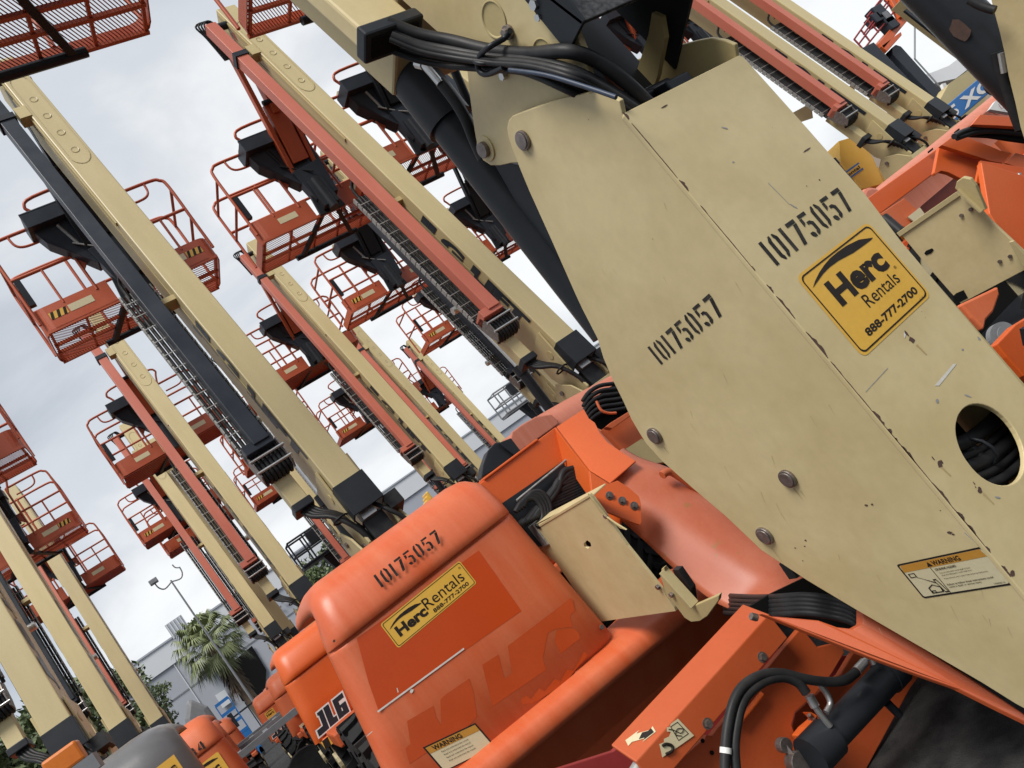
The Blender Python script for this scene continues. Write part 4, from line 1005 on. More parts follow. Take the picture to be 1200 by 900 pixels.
bp_ = [(694,580),(691,552),(714,567),(724,563),(738,572),(749,582),(751,590),(752,612),(750,615),(741,612),(705,597)]
g = G(); g.prism([onb(u, v, 3.46-.0012*(u-690)) for u, v in bp_], (0,.02,0)); bpl = nobj('bolted_plate', g, ORANGE, bevel=.002)
for u, v in ((714,581),(729,587),(743,593)):
    c = onb(u, v, 3.46-.0012*(u-690)); g = G(); g.prism(disc(c, .022, (0,-1,0), 18), (0,-.006,0)); g.prism(disc(c+Vector((0,-.006,0)), .014, (0,-1,0), 6), (0,-.014,0)); nobj('bolt', g, PIN, bpl, bevel=.001)
# ochre scuff band down the tube's side is part of its paint: thin patches that follow it
me_pts = []
g = G()
for i in range(0, 13):
    for j_, (ra, rb) in enumerate(((rows[1], rows[2]),)):
        if i in (0,): continue
        t0 = .25 + .3*rnd.random(); t1 = t0 + .35*rnd.random() + .1
        pa_, pb_ = ra[i].lerp(rb[i], t0), ra[i+1].lerp(rb[i+1], t0 + .1*rnd.random()); pc_, pd_ = ra[i+1].lerp(rb[i+1], t1), ra[i].lerp(rb[i], t1)
        off_ = Vector((-.004,-.010,.002))
        if i in (1,2,3,4,5,6,7,8): g.add([pa_+off_, pb_+off_, pc_+off_, pd_+off_], [(0,1,2,3)])
# ---- faded cowl behind the bar (tank side hood) with coil opening
cwl = [(598,520),(600,505),(612,493),(630,482),(655,468),(690,450),(720,436),(735,430)]
rows = []
for t, (dz, db) in enumerate(((-.55,.0),(-.12,.0),(-.04,.02),(.02,.07),(.05,.16),(.06,.3),(.05,.8))):
    row = []
    for (u, v) in [(594,514),(604,505),(618,496),(640,480),(668,464),(700,447),(740,425),(790,398)]:
        p = onb(u, v, 5.4); ez = -.10 if (u, v) == (594,514) else 0
        row.append(Vector((p.x, 5.4+db, p.z - .04 + dz + ez*(1 if t > 1 else 0))))
    rows.append(row)
g = G(); g.grid(rows, True, True); cw = nobj('tank_hood', g, PINKY)
g = G(); p = onb(598,505,5.38); g.prism([onb(u,v,5.36) for u,v in ((598,514),(600,506),(612,497),(628,488),(646,485),(654,492),(655,497),(603,534))], (0,.03,0)); nobj('hood_end_panel', g, PINKY, cw, bevel=.01)
g = G(); g.prism([onb(u,v,5.3) for u,v in ((564,560),(566,545),(572,528),(580,519),(598,516),(609,530),(600,538))], (0,.12,0)); g.prism([onb(u,v,5.28) for u,v in ((583,520),(598,514),(610,530),(604,536))], (0,-.02,0)); nobj('black_corner_guard', g, BLACK, cw, bevel=.006)
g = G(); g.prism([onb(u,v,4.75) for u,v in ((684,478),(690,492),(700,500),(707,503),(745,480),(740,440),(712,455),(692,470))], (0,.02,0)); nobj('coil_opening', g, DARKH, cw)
g = G()
for k in range(6):
    g.tube(smooth_path([onb(u+.6*k, v+6.2*k-8, 4.70) for u, v in ((683,478),(690,468),(703,460),(722,457),(745,452))], 5), .016, 8)
nobj('coiled_hoses', g, RUBBER, cw)
g = G(); g.tube(smooth_path([onb(u,v,4.6) for u,v in ((699,470),(704,480),(712,484),(722,484))],4), .010, 6); nobj('retaining_hook', g, FADED, cw)
g = G(); g.prism([onb(u,v,4.5) for u,v in ((706,503),(745,480),(765,520),(752,515),(730,528))], (0,.05,0)); g.prism([onb(u,v,4.45) for u,v in ((706,503),(712,498),(738,482),(741,486),(714,505))], (0,-.05,0)); nobj('inner_red_panel', g, FADED, bevel=.004)
g = G(); g.prism([onb(u,v,4.3) for u,v in ((730,528),(752,514),(790,540),(750,545))], (0,.05,0)); nobj('beige_channel', g, BEIGEIN)
g = G(); g.prism([onb(u,v,4.4) for u,v in ((752,530),(765,515),(830,560),(830,590),(775,556))], (0,.05,0)); nobj('gap_shade_sheet', g, DARKH)  # flat black sheet, the shade in this gap is painted on it
g = G(); g.tube(smooth_path([onb(u,v,3.45) for u,v in ((776,557),(782,553),(792,556),(830,582),(870,612))],4), .022, 8); nobj('red_tube', g, FADED)
# ---- chassis, lower right
KC = .80
def onc(u, v, b): return onb(u, v, b*KC)
CB = 3.0
t0_, t1_ = onc(719,881,CB), onc(880,717,CB); f0, f1 = onc(752,886,CB-.0), onc(901,724,CB)
def cz(z0, y0_, z1, y1_, g): g.prism([Vector((.7,y0_,z0)), Vector((2.9,y0_,z0)), Vector((2.9,y1_,z1)), Vector((.7,y1_,z1))], (0,.012,-.012))
xe = onc(730,888,2.92).x
def chan(x0, x1):
    g = G()
    pr_ = [(3.04,-1.005),(2.92,-1.075),(2.92,-1.20),(2.935,-1.20),(2.935,-1.085),(3.045,-1.02)]
    pr_ = [(y*KC, z*KC) for y, z in pr_]; x0 *= KC; x1 *= KC
    vs = [(x0,y,z) for y,z in pr_] + [(x1,y,z) for y,z in pr_]; n = len(pr_)
    g.add(vs, [tuple(range(n-1,-1,-1)), tuple(range(n,2*n))] + [(i,(i+1)%n,(i+1)%n+n,i+n) for i in range(n)])
    return g
chn = nobj('frame_channel', chan(.985, 1.86), DARKOR, bevel=.004)
for u, v in ((829,848-.0),(893,770)):
    c = onc(u, v, 2.92); g = G(); g.prism(disc(c, .013, (0,-1,0), 6), (0,-.014,0)); g.prism(disc(c+Vector((0,.001,0)), .018, (0,-1,0), 16), (0,-.003,0)); nobj('bolt', g, PIN, chn)
fr_ = Frame(onc(776,888,2.918), onc(813,862,2.918)-onc(776,888,2.918), onc(794,842,2.918)-onc(813,862,2.918), (0,-1,0))
g = G(); fr_.poly(g, [(0,.02),(.45,.0),(1,0),(1,1),(.75,.98),(.7,.9),(.62,.95),(.55,.8),(.62,.7),(.50,.58),(.36,.62),(.3,.5),(.18,.55),(.1,.3)], .002); st_ = nobj('torn_sticker', g, CREAM, chn)
g = G(); g.tube(smooth_path([fr_.p(x,y,.004) for x,y in ((.75,.3),(.65,.5),(.8,.65),(.9,.5),(.78,.42),(.7,.7),(.62,.85))],4), .0012, 4)
ring(fr_, g, [(.6,.2),(.93,.2),(.93,.9),(.7,.9)], [(.62,.23),(.91,.23),(.91,.87),(.715,.87)], .003)
g.tube(smooth_path([fr_.p(x,y,.004) for x,y in ((.12,.05),(.3,.02),(.38,.2),(.3,.4),(.2,.42))],4), .005, 5); nobj('sticker_print', g, INK, st_)
# arrow decal on the channel's upper face
n_ = Vector((0,-.07,.12)).cross(Vector((1,0,0))); n_ = Vector((0,-.86,.5))*-1 if False else Vector((0,-.5,.86))
pt0 = Vector((1, 3.04*KC, -1.005*KC)); ptn = Vector((0, -.07, .12)).normalized()
fa0 = onpl(729, 876, pt0, ptn); fa = Frame(fa0, onpl(765, 866, pt0, ptn)-fa0, onpl(737, 860, pt0, ptn)-fa0, ptn)
g = G(); fa.poly(g, [(.28,.2),(.72,.2),(.68,-.05),(1,.5),(.78,1.05),(.75,.8),(.30,.8),(.34,1.05),(0,.5),(.22,-.05)], .002); ar_ = nobj('arrow_sticker', g, CREAM, chn)
g = G(); fa.poly(g, [(.5,.26),(.68,.26),(.71,.10),(.94,.5),(.76,.9),(.70,.74),(.5,.74)], .003); nobj('arrow_print', g, INK, ar_)
g = G(); g.tube([Vector((0.9,2.96,-1.13))*KC,Vector((1.06,2.96,-1.10))*KC], .024, 8); g.tube([Vector((0.9,2.95,-1.20))*KC,Vector((1.08,2.95,-1.17))*KC], .02, 8); nobj('pipe_fittings', g, GALV)
# plates behind
def rp(name, px, b, mat, th=.03, bev=.004, parent=near): 
    g = G(); g.prism([onc(u, v, b) for u, v in px], (0, th, 0)); return nobj(name, g, mat, parent, bevel=bev)
rp('axle_plate', [(770,930),(790,897),(820,870),(826,866),(828,861),(834,862),(937,737),(945,742),(958,758),(985,752),(990,765),(975,790),(955,815),(932,835),(928,850),(934,865),(944,885),(948,930)], 3.02, DARKOR)
rp('axle_plate', [(928,850),(932,835),(958,812),(985,790),(1000,765),(1030,740),(1080,790),(1068,805),(1000,930),(944,930)], 3.12, DARKOR)
wpx = [(893,719),(905,722),(960,727),(982,735),(1000,737),(1011,731),(1011,712),(1090,762),(1200,836),(1215,852),(1170,830),(1126,808),(1075,790),(1020,770),(970,750),(935,736)]
g = G(); g.prism([onb(u, v, 2.10 - .42*max(0,(u-900))/290) for u, v in wpx], (0,.03,0)); nobj('chassis_wing', g, DARKOR, bevel=.004)
rp('back_panel', [(560,960),(640,905),(719,880),(862,733),(905,760),(1010,770),(1010,960)], 3.45, REDS, .03)
g = G()
for k in range(5):
    g.tube(smooth_path([onb(u, v+5*k-8, b_) for u, v, b_ in ((850,706,3.4),(880,708,2.9),(910,708,2.5),(945,706,2.35),(980,711,2.28),(1004,720,2.22),(1030,745,2.2))], 4), .014, 7)
nobj('hose', g, RUBBER)
rp('recess_shade_sheet', [(870,716),(905,695),(945,676),(1012,706),(1016,728),(1005,740),(980,738),(955,730),(900,724)], 3.2, DARKH, .02, 0)  # black sheet behind the hoses, painted in place of deep shade
g = G(); g.tube([onc(u, v, 2.58) for u,v in ((880,722),(887,724))], .012, 6); nobj('bolt', g, PIN)
# steering cylinder
c0_, c1_ = onc(968,868,2.8), onc(1046,786,2.8); dd2 = (c1_-c0_).normalized()
g = G(); g.tube([c0_, c1_], .052, 20); g.tube([c0_-dd2*.08, c0_+dd2*.02], .064, 20); g.tube([c1_-dd2*.04, c1_+dd2*.02], .058, 20)
g.tube([onc(1030,815,2.8)+Vector((0,-.01,-.03)), onc(1054,838,2.8)], .015, 6); sc_ = nobj('steering_cylinder', g, BLACK, bevel=.004)
g = G()
for pth in (((973,851),(962,838),(955,828)), ((1024,778),(1018,770),(1013,776),(1004,786)), ((968,835),(973,825),(970,815),(963,805),(958,798))):
    g = G(); g.tube(smooth_path([onc(u, v, 2.74) for u, v in pth], 3), .010, 8); nobj('steel_pipe', g, STEEL, sc_)
g = G(); g.tube([onc(955,828,2.74), onc(948,815,2.74)], .015, 8); nobj('hose_fitting', g, STEEL, sc_)
g = G(); g.tube([onc(1013,776,2.74), onc(1004,786,2.74)], .016, 8); nobj('hose_fitting', g, STEEL, sc_)
h1 = [(1004,787),(990,797),(970,799),(945,796),(915,789),(893,791),(872,803),(860,822),(853,850),(850,880),(849,930)]
h2 = [(945,812),(935,800),(918,794),(897,798),(878,812),(868,830),(862,860),(861,885),(866,930)]
for hh, r_ in ((h1,.0155),(h2,.0155)):
    g = G(); g.tube(smooth_path([onc(u, v, 2.70) for u, v in hh], 6), r_, 10); nobj('hose', g, RUBBER)
g = G(); g.tube([onc(u,v,2.70) for u,v in ((850.5,876),(850.3,883))], .0175, 10); nobj('hose_label', g, WHITE)
g = G(); g.tube([onc(893,813,2.98), onc(865,848,2.98)], .010, 6); nobj('weld_rod', g, ORANGE)
g = G()
a1_, a2_ = onc(915,873,2.92), onc(930,893,2.90)
g.prism(disc(a1_, .024, (0,-1,0), 16), (0,-.03,0)); g.prism(disc(a2_, .036, (0,-1,0), 20), (0,-.04,0)); g.bar(a1_+Vector((0,-.02,0)), a2_+Vector((0,-.02,0)), .016, .016)
nobj('pin_keeper', g, PIN, bevel=.002)
a3_ = onc(951,846,3.0); g = G(); g.prism(disc(a3_, .018, (0,-1,0), 8), (0,-.04,0)); g.tube([a3_+Vector((0,-.02,0)), onc(948,838,2.96)], .008, 6); nobj('grease_fitting', g, PIN, bevel=.002)
for u, v in ((823,868),(834,882)): 
    g = G(); g.prism(disc(onc(u,v,3.015), .007, (0,-1,0), 8), (0,-.004,0)); nobj('hole', g, DARKH)
rp('rim_lip', [(938,862),(946,852),(958,842),(950,834),(958,838),(962,848),(950,862),(974,895),(968,902)], 2.95, ORANGE, .05)
# wheels of the near machine
for (x, y) in ((.55, 4.9), (3.05, 4.6), (2.16, 2.30)):
    tyre(near, x-ON.x, y-ON.y, ground(y)+.5-ON.z, .5, .36)
g = G(); g.box((.75-ON.x, 4.1-ON.y, -1.45-ON.z), (2.85-ON.x, 5.2-ON.y, -1.15-ON.z)); obj('chassis', g, DARKOR, near, bevel=.01)
# ------------------------------------------------------------------ neighbour on the right
O2 = Vector((4.35, 1.25, 1.1))
nb2 = empty('boom_lift', O2, 'bright orange boom lift at the right edge, behind the square yellow sticker', 'boom lift', 'boom lifts parked in rows with their booms raised')
def n2(name, g, mat, parent=nb2, **k): return obj(name, g, mat, parent, O2, **k)
def pb(name, px, b, mat, th=.03, bev=.004, parent=nb2):
    g = G(); g.prism([onb(u, v, b) for u, v in px], (0, th, 0)); return n2(name, g, mat, parent, bevel=bev)
def pa_(name, px, a, mat, th=.02, bev=.003, parent=nb2):
    g = G(); g.prism([ona(u, v, a) for u, v in px], (th, 0, 0)); return n2(name, g, mat, parent, bevel=bev)
BR2 = 3.4
pb('cross_bar', [(960,276),(1017,232),(1101,172),(1095,203),(1032,250),(980,292)], BR2, ORANGE, .05, .005)
# long crowned hood edge behind the bar
rows = []
for dz, db in ((-.30,.0),(-.07,.0),(-.05,-.012),(-.045,-.012),(-.03,.0),(.0,.02),(.022,.06),(.03,.14),(.03,.5)):
    rows.append([Vector((p.x, 3.75+db, p.z+dz-.01)) for p in (onb(u, v, 3.75) for u, v in ((1010,240),(1050,205),(1110,158),(1178,103),(1300,10)))])
g = G(); g.grid(rows, True, True); n2('engine_hood', g, PINKY)
g = G(); rr_ = []
for k in range(9):
    an = PI*k/8; c = onb(1022, 228, 3.62); rr_.append(Vector((c.x - .13*math.cos(an), 3.62, c.z -.06 + .13*math.sin(an))))
g.prism(rr_, (0, .3, 0)); n2('hood_end_dome', g, PINKY, bevel=.03)
for u, v in ((1091,175),(1122,152)): pb('hood_vent_slot', [(u-3,v+2),(u+2,v-2),(u+3,v),(u-2,v+4)], 3.33 if u < 1000 else 3.37, DARKH, .01, 0)
# open side: dark opening with arched hose
pb('opening', [(1120,158),(1140,146),(1168,147),(1200,149),(1230,150),(1230,170),(1185,164),(1160,160)], 3.05, DARKH, .02, 0)
g = G(); g.tube(smooth_path([onb(u,v,3.02) for u,v in ((1118,160),(1132,153),(1150,149),(1175,150),(1215,153))],4), .020, 8); g.tube(smooth_path([onb(u,v,3.03) for u,v in ((1122,162),(1140,156),(1160,154),(1185,156),(1215,160))],4), .018, 8); n2('arched_hose', g, RUBBER)
pb('top_cover', [(1139,146),(1149,134),(1230,141),(1230,151),(1168,147)], 2.98, ORANGE, .03, .003)
el1 = pb('elbow_side', [(1101,171),(1125,178),(1149,188),(1144,214),(1128,210),(1112,202),(1103,200),(1097,204),(1095,202)], 3.20, ORANGE, .03, .003)
pb('elbow_cover', [(1103,170),(1120,157),(1135,161),(1158,170),(1172,176),(1186,179),(1175,191),(1162,189),(1147,184),(1125,177)], 3.14, ORANGE, .03, .003)
pb('elbow_cover', [(1190,179),(1220,186),(1220,200),(1200,198),(1178,191)], 3.12, FADED, .03, .003)
bl = pb('bolted_plate', [(1149,188),(1176,192),(1220,200),(1220,240),(1199,222),(1194,225),(1147,215),(1144,213)], 3.08, ORANGE, .02, .003)
for u, v in ((1165,207),(1179,206.5),(1194,205)):
    c = onb(u, v, 3.08); g = G(); g.prism(disc(c, .017, (0,-1,0), 16), (0,-.006,0)); g.prism(disc(c+Vector((0,-.006,0)), .010, (0,-1,0), 6), (0,-.010,0)); n2('bolt', g, STEEL, bl)
ms = pb('map_sticker', [(1156,131),(1163,121),(1171,116),(1180,119),(1195,130),(1192,134),(1180,135)], 3.5, WHITE, -.03, 0)
g = G(); g.tube(smooth_path([onb(u,v,3.46) for u,v in ((1158,131),(1163,132),(1167,134),(1171,133))],4), .003, 4); g.tube(smooth_path([onb(u,v,3.46) for u,v in ((1170,122),(1174,127),(1180,125),(1186,130))],4), .002, 4); n2('sticker_print', g, REDS, ms)
pb('glossy_red_cover', [(1055,260),(1085,232),(1105,206),(1150,190),(1200,230),(1130,255),(1085,252)], 3.9, UNFADED, .03, .01)
pb('faded_cover', [(1032,250),(1060,232),(1085,255),(1075,270),(1045,262)], 3.3, FADED, .02)
pb('cream_sticker', [(1064,254),(1078,243),(1084,251),(1072,260)], 3.28, CREAM, .01, 0)
pb('red_body', [(1150,190),(1260,225),(1260,330),(1190,300),(1160,250)], 3.02, ORANGE, .04, .005)
g = G(); g.tube([onb(1035,255,3.25), onb(1055,272,3.2)], .035, 10); n2('rubber_buffer', g, RUBBER)
# beige side panel
PA2 = 4.4
sp2 = pa_('side_panel', [(1055,274),(1122,227),(1128,226),(1150,247),(1160,258),(1192,288),(1220,315),(1200,317),(1126,356),(1114,343),(1085,310)], PA2, BEIGEN)
g = G(); g.bar(ona(1053,275,PA2-.004), ona(1123,227,PA2-.004), .03, .012, (1,0,0)); n2('panel_top_flange', g, BEIGE, sp2, bevel=.002)
pa_('latch_bracket', [(1119,221),(1121,213),(1128,208),(1137,210),(1143,218),(1155,246),(1150,247),(1135,236),(1126,228)], PA2-.06, BEIGEIN, .03, .004, sp2)
g = G(); g.bar(ona(1124,222,PA2-.06), ona(1151,247,PA2-.06), .010, .05, (1,0,0)); n2('bracket_flange', g, BEIGE, sp2)
pa_('latch_bracket', [(1182,284),(1187,283),(1202,300),(1212,318),(1198,312)], PA2-.05, BEIGE, .02, .002, sp2)
pa_('slot', [(1083,297),(1085,294),(1092,291),(1094,293),(1091,297),(1085,299)], PA2-.003, DARKH, .002, 0, sp2)
pa_('corner_opening', [(1116,348),(1120,344),(1129,340),(1134,349),(1125,354),(1120,353)], PA2-.003, DARKH, .002, 0, sp2)
for u, v in ((1127,252),(1138,245),(1172,306),(1184,300)):
    c = ona(u, v, PA2); g = G(); g.prism(disc(c, .011, (-1,0,0), 8), (-.010,0,0)); n2('bolt', g, PIN, sp2)
pb('recess_shade_sheet', [(1120,350),(1190,310),(1240,300),(1240,450),(1150,400)], 3.25, DARKH, .02, 0)  # black sheet below the side panel, shade put in as colour
pb('red_arm', [(1126,356),(1160,340),(1170,335),(1172,345),(1165,365),(1156,375),(1154,386),(1140,372)], 2.55, FADED, .04, .012)
g = G(); c = onb(1176,392,2.9); g.prism(disc(c, .075, (-.5,-1,0), 28), (0,.03,0)); g.prism(disc(c+Vector((-.01,-.02,0)), .05, (-.5,-1,0), 24), (0,-.006,0)); dk = n2('grey_motor_cover', g, GREYM)
g = G(); g.prism(disc(c+Vector((-.02,-.03,.0)), .012, (-.5,-1,0), 10), (0,-.01,0)); n2('blue_cap', g, BLUE, dk)
pb('orange_skirt', [(1168,403),(1190,380),(1215,365),(1215,450),(1200,440),(1180,418)], 2.3, ORANGE, .05, .006)
# lift cylinder and boom foot
g = G(); a_, b_ = ona(1075,-30,4.30), ona(1192,90,4.30); q = (b_-a_).normalized(); g.tube([a_ - q*.2, b_ + q*.8], .125, 24); cy2 = n2('lift_cylinder', g, BLACK)
pq = ona(1126,37,4.17)
g = G(); pts = []
for k in range(11):
    an = 2*PI*k/11; r_ = .05*(.7+.5*rnd.random()); pts.append(pq + q*math.cos(an)*r_*1.3 + Vector((0,-.75,.6)).cross(q).normalized()*0 + (q.cross(Vector((1,0,0))).normalized())*math.sin(an)*r_*.7)
g.flat(pts); n2('bare_rust_patch', g, RUST, cy2)
pa_('boom_end_plate', [(1156,-20),(1164,10),(1172,40),(1177,62),(1182,90),(1190,122),(1196,150),(1204,175),(1240,170),(1240,-20)], 4.12, BEIGEN, .02)
g = G(); g.tube(smooth_path([ona(u,v,4.05) for u,v in ((1136,0),(1147,6),(1158,10),(1166,12))],4), .02, 8); n2('hose', g, RUBBER)
g = G(); g.tube(smooth_path([ona(u,v,4.2) for u,v in ((1170,60),(1174,80),(1182,100),(1190,128),(1198,150))],4), .035, 8); n2('hose', g, RUBBER)
g = G(); g.tube([ona(1173,62,4.15), ona(1177,85,4.15)], .016, 8); n2('hose_fitting', g, STEEL)
basket(nb2, False, True, cx=4.14-O2.x, bf=5.76-O2.y, fz=4.78-O2.z)
tyre(nb2, 1.0, 2.2, ground(3.5)+.5-O2.z); tyre(nb2, -1.0, .4, ground(1.5)+.5-O2.z)
g = G(); g.box((-.8,.3,GL+.15),(1.0,2.4,GL+.45)); obj('chassis', g, BLACK, nb2, bevel=.01)

# ------------------------------------------------------------------ rows of parked lifts
LIFTG = 'boom lifts parked in rows with their booms raised'
specs = [
 # name, position, kind(template), label
 ('A', place(408,563), 'black', 'tall boom lift with black carrier beam and black-armed platform, left of centre in the front'),
 ('L4', place(348,681)*1.17, 'o2', 'boom lift with salmon beam behind the black-beamed one, platform above the lamp post'),
 ('L5', place(316,732)*1.3, 'o3', 'boom lift with salmon beam ending beside the palm and above the third orange hood'),
 ('L6', corner(204,652,-1), 'o2', 'far boom lift whose small platform shows just above the yard lamp'),
 ('L1', place(67,852), 'o1', 'boom lift at the far left edge with a wide beige boom beside the amber beacon'),
 ('L2', place(139,850)*1.05, 'black', 'boom lift at far left with a black beam, second beige boom from the left edge'),
 ('L3', place(184,845)*1.05, 'o2', 'boom lift at far left with a salmon beam, third beige boom from the left edge'),
 ('D', place(664,396), 'o1', 'tall boom lift with salmon beam and orange jib leaning to the big black cylinder'),
 ('C', place(528,543)*1.3, 'o2', 'boom lift with salmon beam in the middle distance, right behind the near orange hood'),
 ('S5', corner(293,558,-1), 'o3', 'distant boom lift whose small platform peeks out left of the black beam'),
 ('S4', corner(303,598,-1), 'o3', 'far boom lift with the lowest small platform left of the black beam'),
 ('S1', corner(410,385,-1), 'black', 'boom lift with black jib, platform with striped tape between two salmon beams'),
 ('G', place(575,558)*1.1, 'o1', 'boom lift with thin salmon beam before the warehouse, left of the black corner guard'),
 ('S2', corner(498,415,-1), 'black', 'boom lift with black jib and small platform below the chain of the tall salmon beam'),
 ('H', place(612,540)*1.15, 'o2', 'farthest boom lift with thin salmon beam, just left of the faded cowl'),
 ('S3', corner(400,522,-1), 'o3', 'very distant boom lift with a tiny platform under the salmon beams'),
 ('R1', corner(545,188,1), 'black', 'boom lift whose platform shows between the tall beige boom and the big black cylinder'),
 ('R2', corner(613,288,1), 'black', 'boom lift with small platform half hidden low behind the big black cylinder'),
 ('E', place(1047,144), 'o1', 'boom lift with dark side letters next to the beige cover, lower of two'),
 ('F', place(1092,118), 'o1', 'boom lift at upper right with salmon beam and dark letters, beside the blue boom'),
]
templ = {}
def kidmap():
    km = {}
    for o in bpy.data.objects:
        if o.parent: km.setdefault(o.parent.name, []).append(o)
    return km
def copy_all(o, km, parent=None):
    c = o.copy(); COL.objects.link(c)
    if parent: c.parent = parent
    for ch in km.get(o.name, []): copy_all(ch, km, c)
    return c
lifts = {}
for nm, at, kd, lab in specs:
    drop = at[2] - (.95-.02*(at[1]-6.5)); back = {'L4': 1.3, 'L5': 2.2, 'C': 1.0}.get(nm, 0)
    if kd not in templ:
        if kd == 'black': t = make_lift(at, SLATE, True, lab, style=1, hazard=True)
        elif kd == 'o1': t = make_lift(at, BEAMOR, False, lab, style=2)
        elif kd == 'o2': t = make_lift(at, BEAMOR, False, lab, style=0, floor=False)
        else: t = make_lift(at, BEAMOR, False, lab, style=3, hazard=True, floor=False)
        templ[kd] = t; km = kidmap()
    else:
        t = copy_all(templ[kd], km); t.location = w(at); t['label'] = lab
    for ch in bpy.data.objects:      # wheels and covers stand on the sloping yard
        if ch.parent == t and ch.name.split('.')[0] in ('chassis', 'turntable', 'wheel', 'engine_hood', 'tank_hood'): ch.location = (0, -back*S, (-drop-.02*back)*S)
    lifts[nm] = t
# stencil on the left row's hood, square sticker
def add_hood_marks(root, at):
    h = [o for o in bpy.data.objects if o.parent == root and o.name.startswith('tank_hood')][0]
    f = Frame((.70, -.368, -1.022), (.25,0,0), (0,0,.08), (0,-1,0)); g = G(); stencil(f, g, '984', 0, 0, 1, 1, .004); obj('stencil_number', g, STENCIL, h)
    f = Frame((.68, -.35, -1.41), (.33,0,0), (0,0,.29), (0,-1,0)); g = G(); f.poly(g, rrect(0,0,1,1,.06,.06), .002); sq = obj('square_sticker', g, YEL, h)
    g = G(); f.text(g, 'Herc', .15, .46, .85, .76, .004, .045); f.poly(g, [(.06+.86*x, .815+.125*y) for x, y in SWOOSH], .004); f.text(g, 'Rentals', .38, .22, .86, .36, .004); obj('sticker_print', g, INK, sq)
add_hood_marks(lifts['L1'], None)
# ------------------------------------------------------------------ grey hooded machine, bottom left
gq = onb(190, 855, 5.0); gb = 5.0
gm = empty('grey_hood_lift', (gq.x-.7, gb+.6, ground(5.6)), 'grey moulded hood with curled yellow sticker and amber beacon at the bottom left corner', 'boom lift')
GO = (gq.x-.7, gb+.6, ground(5.6))
h1_ = hood(gm, gq.x-1.35, gq.x+.04, gb, gq.z+.07, -1.25, -.80, L=1.1, mat=LGREY, rl=.22, off=GO, name='hood', flare=(0,.06))
h2_ = hood(gm, gq.x-1.35, gq.x-.34, gb-.55, gq.z+.0, -1.25, -.80, L=.9, mat=SLATE, rl=.30, off=GO, name='dark_hood')
c = onb(186, 884, gb)
f = Frame((c.x-.14, gb-.022, c.z-.20), (.20,0,0), (0,0,.15), (0,-1,0)); g = G(); f.poly(g, [(0,0),(1,0),(1,1),(0,1)], .004); s_ = obj('sticker', g, YEL, h1_, GO)
g = G(); f.text(g, 'Herc', .1, .5, .9, .8, .008, .03); f.text(g, 'Rentals', .3, .3, .9, .45, .008); obj('sticker_print', g, INK, s_, GO)
c = onb(72, 893, 4.2); g = G(); g.box((c.x-.06, c.y-.05, c.z-.05), (c.x+.09, c.y+.05, c.z+.045)); be = obj('beacon', g, AMBER, gm, GO, bevel=.012)
g = G(); g.box((c.x-.08, c.y-.06, c.z-.12), (c.x+.12, c.y+.06, c.z-.05)); g.box((c.x-.03,c.y-.02,-1.3),(c.x+.05,c.y+.02,c.z-.1)); obj('beacon_base', g, GREYM, be, GO)
tyre(gm, -.55, -.4, .5, .5); tyre(gm, .75, -.3, .5, .5)
g = G(); g.box((-.8,-1.0,.35),(.9,.8,.75)); obj('chassis', g, DARKOR, gm, bevel=.02)
# ------------------------------------------------------------------ ground
g = G(); n = 40; vs = []; 
X0, X1, Y0, Y1 = -400, 700, -60, 900
g.add([(X0,Y0,ground(Y0)),(X1,Y0,ground(Y0)),(X1,70,ground(70)),(X0,70,ground(70)),(X1,Y1,ground(70)-.5),(X0,Y1,ground(70)-.5)], [(0,1,2,3),(3,2,4,5)])
gr = obj('ground', g, GROUND); gr['kind'] = 'structure'
# ------------------------------------------------------------------ warehouse
WZ = 6.5
pA, pB, pC = onz(156,780,WZ), onz(363,633,WZ), onz(630,457,WZ)
dw = Vector((1, .03, 0)).normalized()
nw = Vector((dw.y, -dw.x, 0))
w0 = Vector((pA.x, pA.y, 0)) - dw*60; 
def wp(s_, z, o=0): q = w0 + dw*s_ - nw*o; return Vector((q.x, q.y, z))
gw = ground(60) - .2
wh = empty('warehouse', (pA.x, pA.y, gw), 'long pale grey warehouse with a lighter upper band beyond the parked lifts', 'warehouse')
WO = (pA.x, pA.y, gw); LW = 150
g = G(); g.prism([wp(0,gw), wp(LW,gw), wp(LW,5.0), wp(0,5.0)], -nw*30); obj('lower_wall', g, WALLL, wh, WO)
g = G(); g.prism([wp(0,5.0,-.12), wp(LW,5.0,-.12), wp(LW,WZ,-.12), wp(0,WZ,-.12)], -nw*30); obj('upper_wall', g, WALLU, wh, WO)
g = G(); g.prism([wp(0,WZ,-.2), wp(LW,WZ,-.2), wp(LW,WZ+.12,-.2), wp(0,WZ+.12,-.2)], -nw*1); obj('parapet_cap', g, WALLL, wh, WO)
for s_ in range(8, LW, 9):
    g = G(); g.prism([wp(s_,gw,-.05), wp(s_+.06,gw,-.05), wp(s_+.06,4.98,-.05), wp(s_,4.98,-.05)], nw*.02); obj('wall_joint', g, DARKH if False else WALLU, wh, WO)
for z in (3.0,):
    g = G(); g.prism([wp(0,z,-.03), wp(LW,z,-.03), wp(LW,z+.05,-.03), wp(0,z+.05,-.03)], nw*.02); obj('wall_joint', g, GREYM, wh, WO)
def onwall(u, v):
    r = ray(u, v); k = w0.dot(nw)/r.dot(nw); return r*k
def wallpoly(name, px, mat, out=.1):
    g = G(); g.prism([onwall(u, v)*1.0 + nw*out for u, v in px], nw*.06); return obj(name, g, mat, wh, WO)
wallpoly('loading_door', [(262,785),(295,757),(312,785),(310,822),(284,822)], DARKH, .1)
wallpoly('small_door', [(252,815),(263,808),(272,822),(261,830)], WALLU, .15)
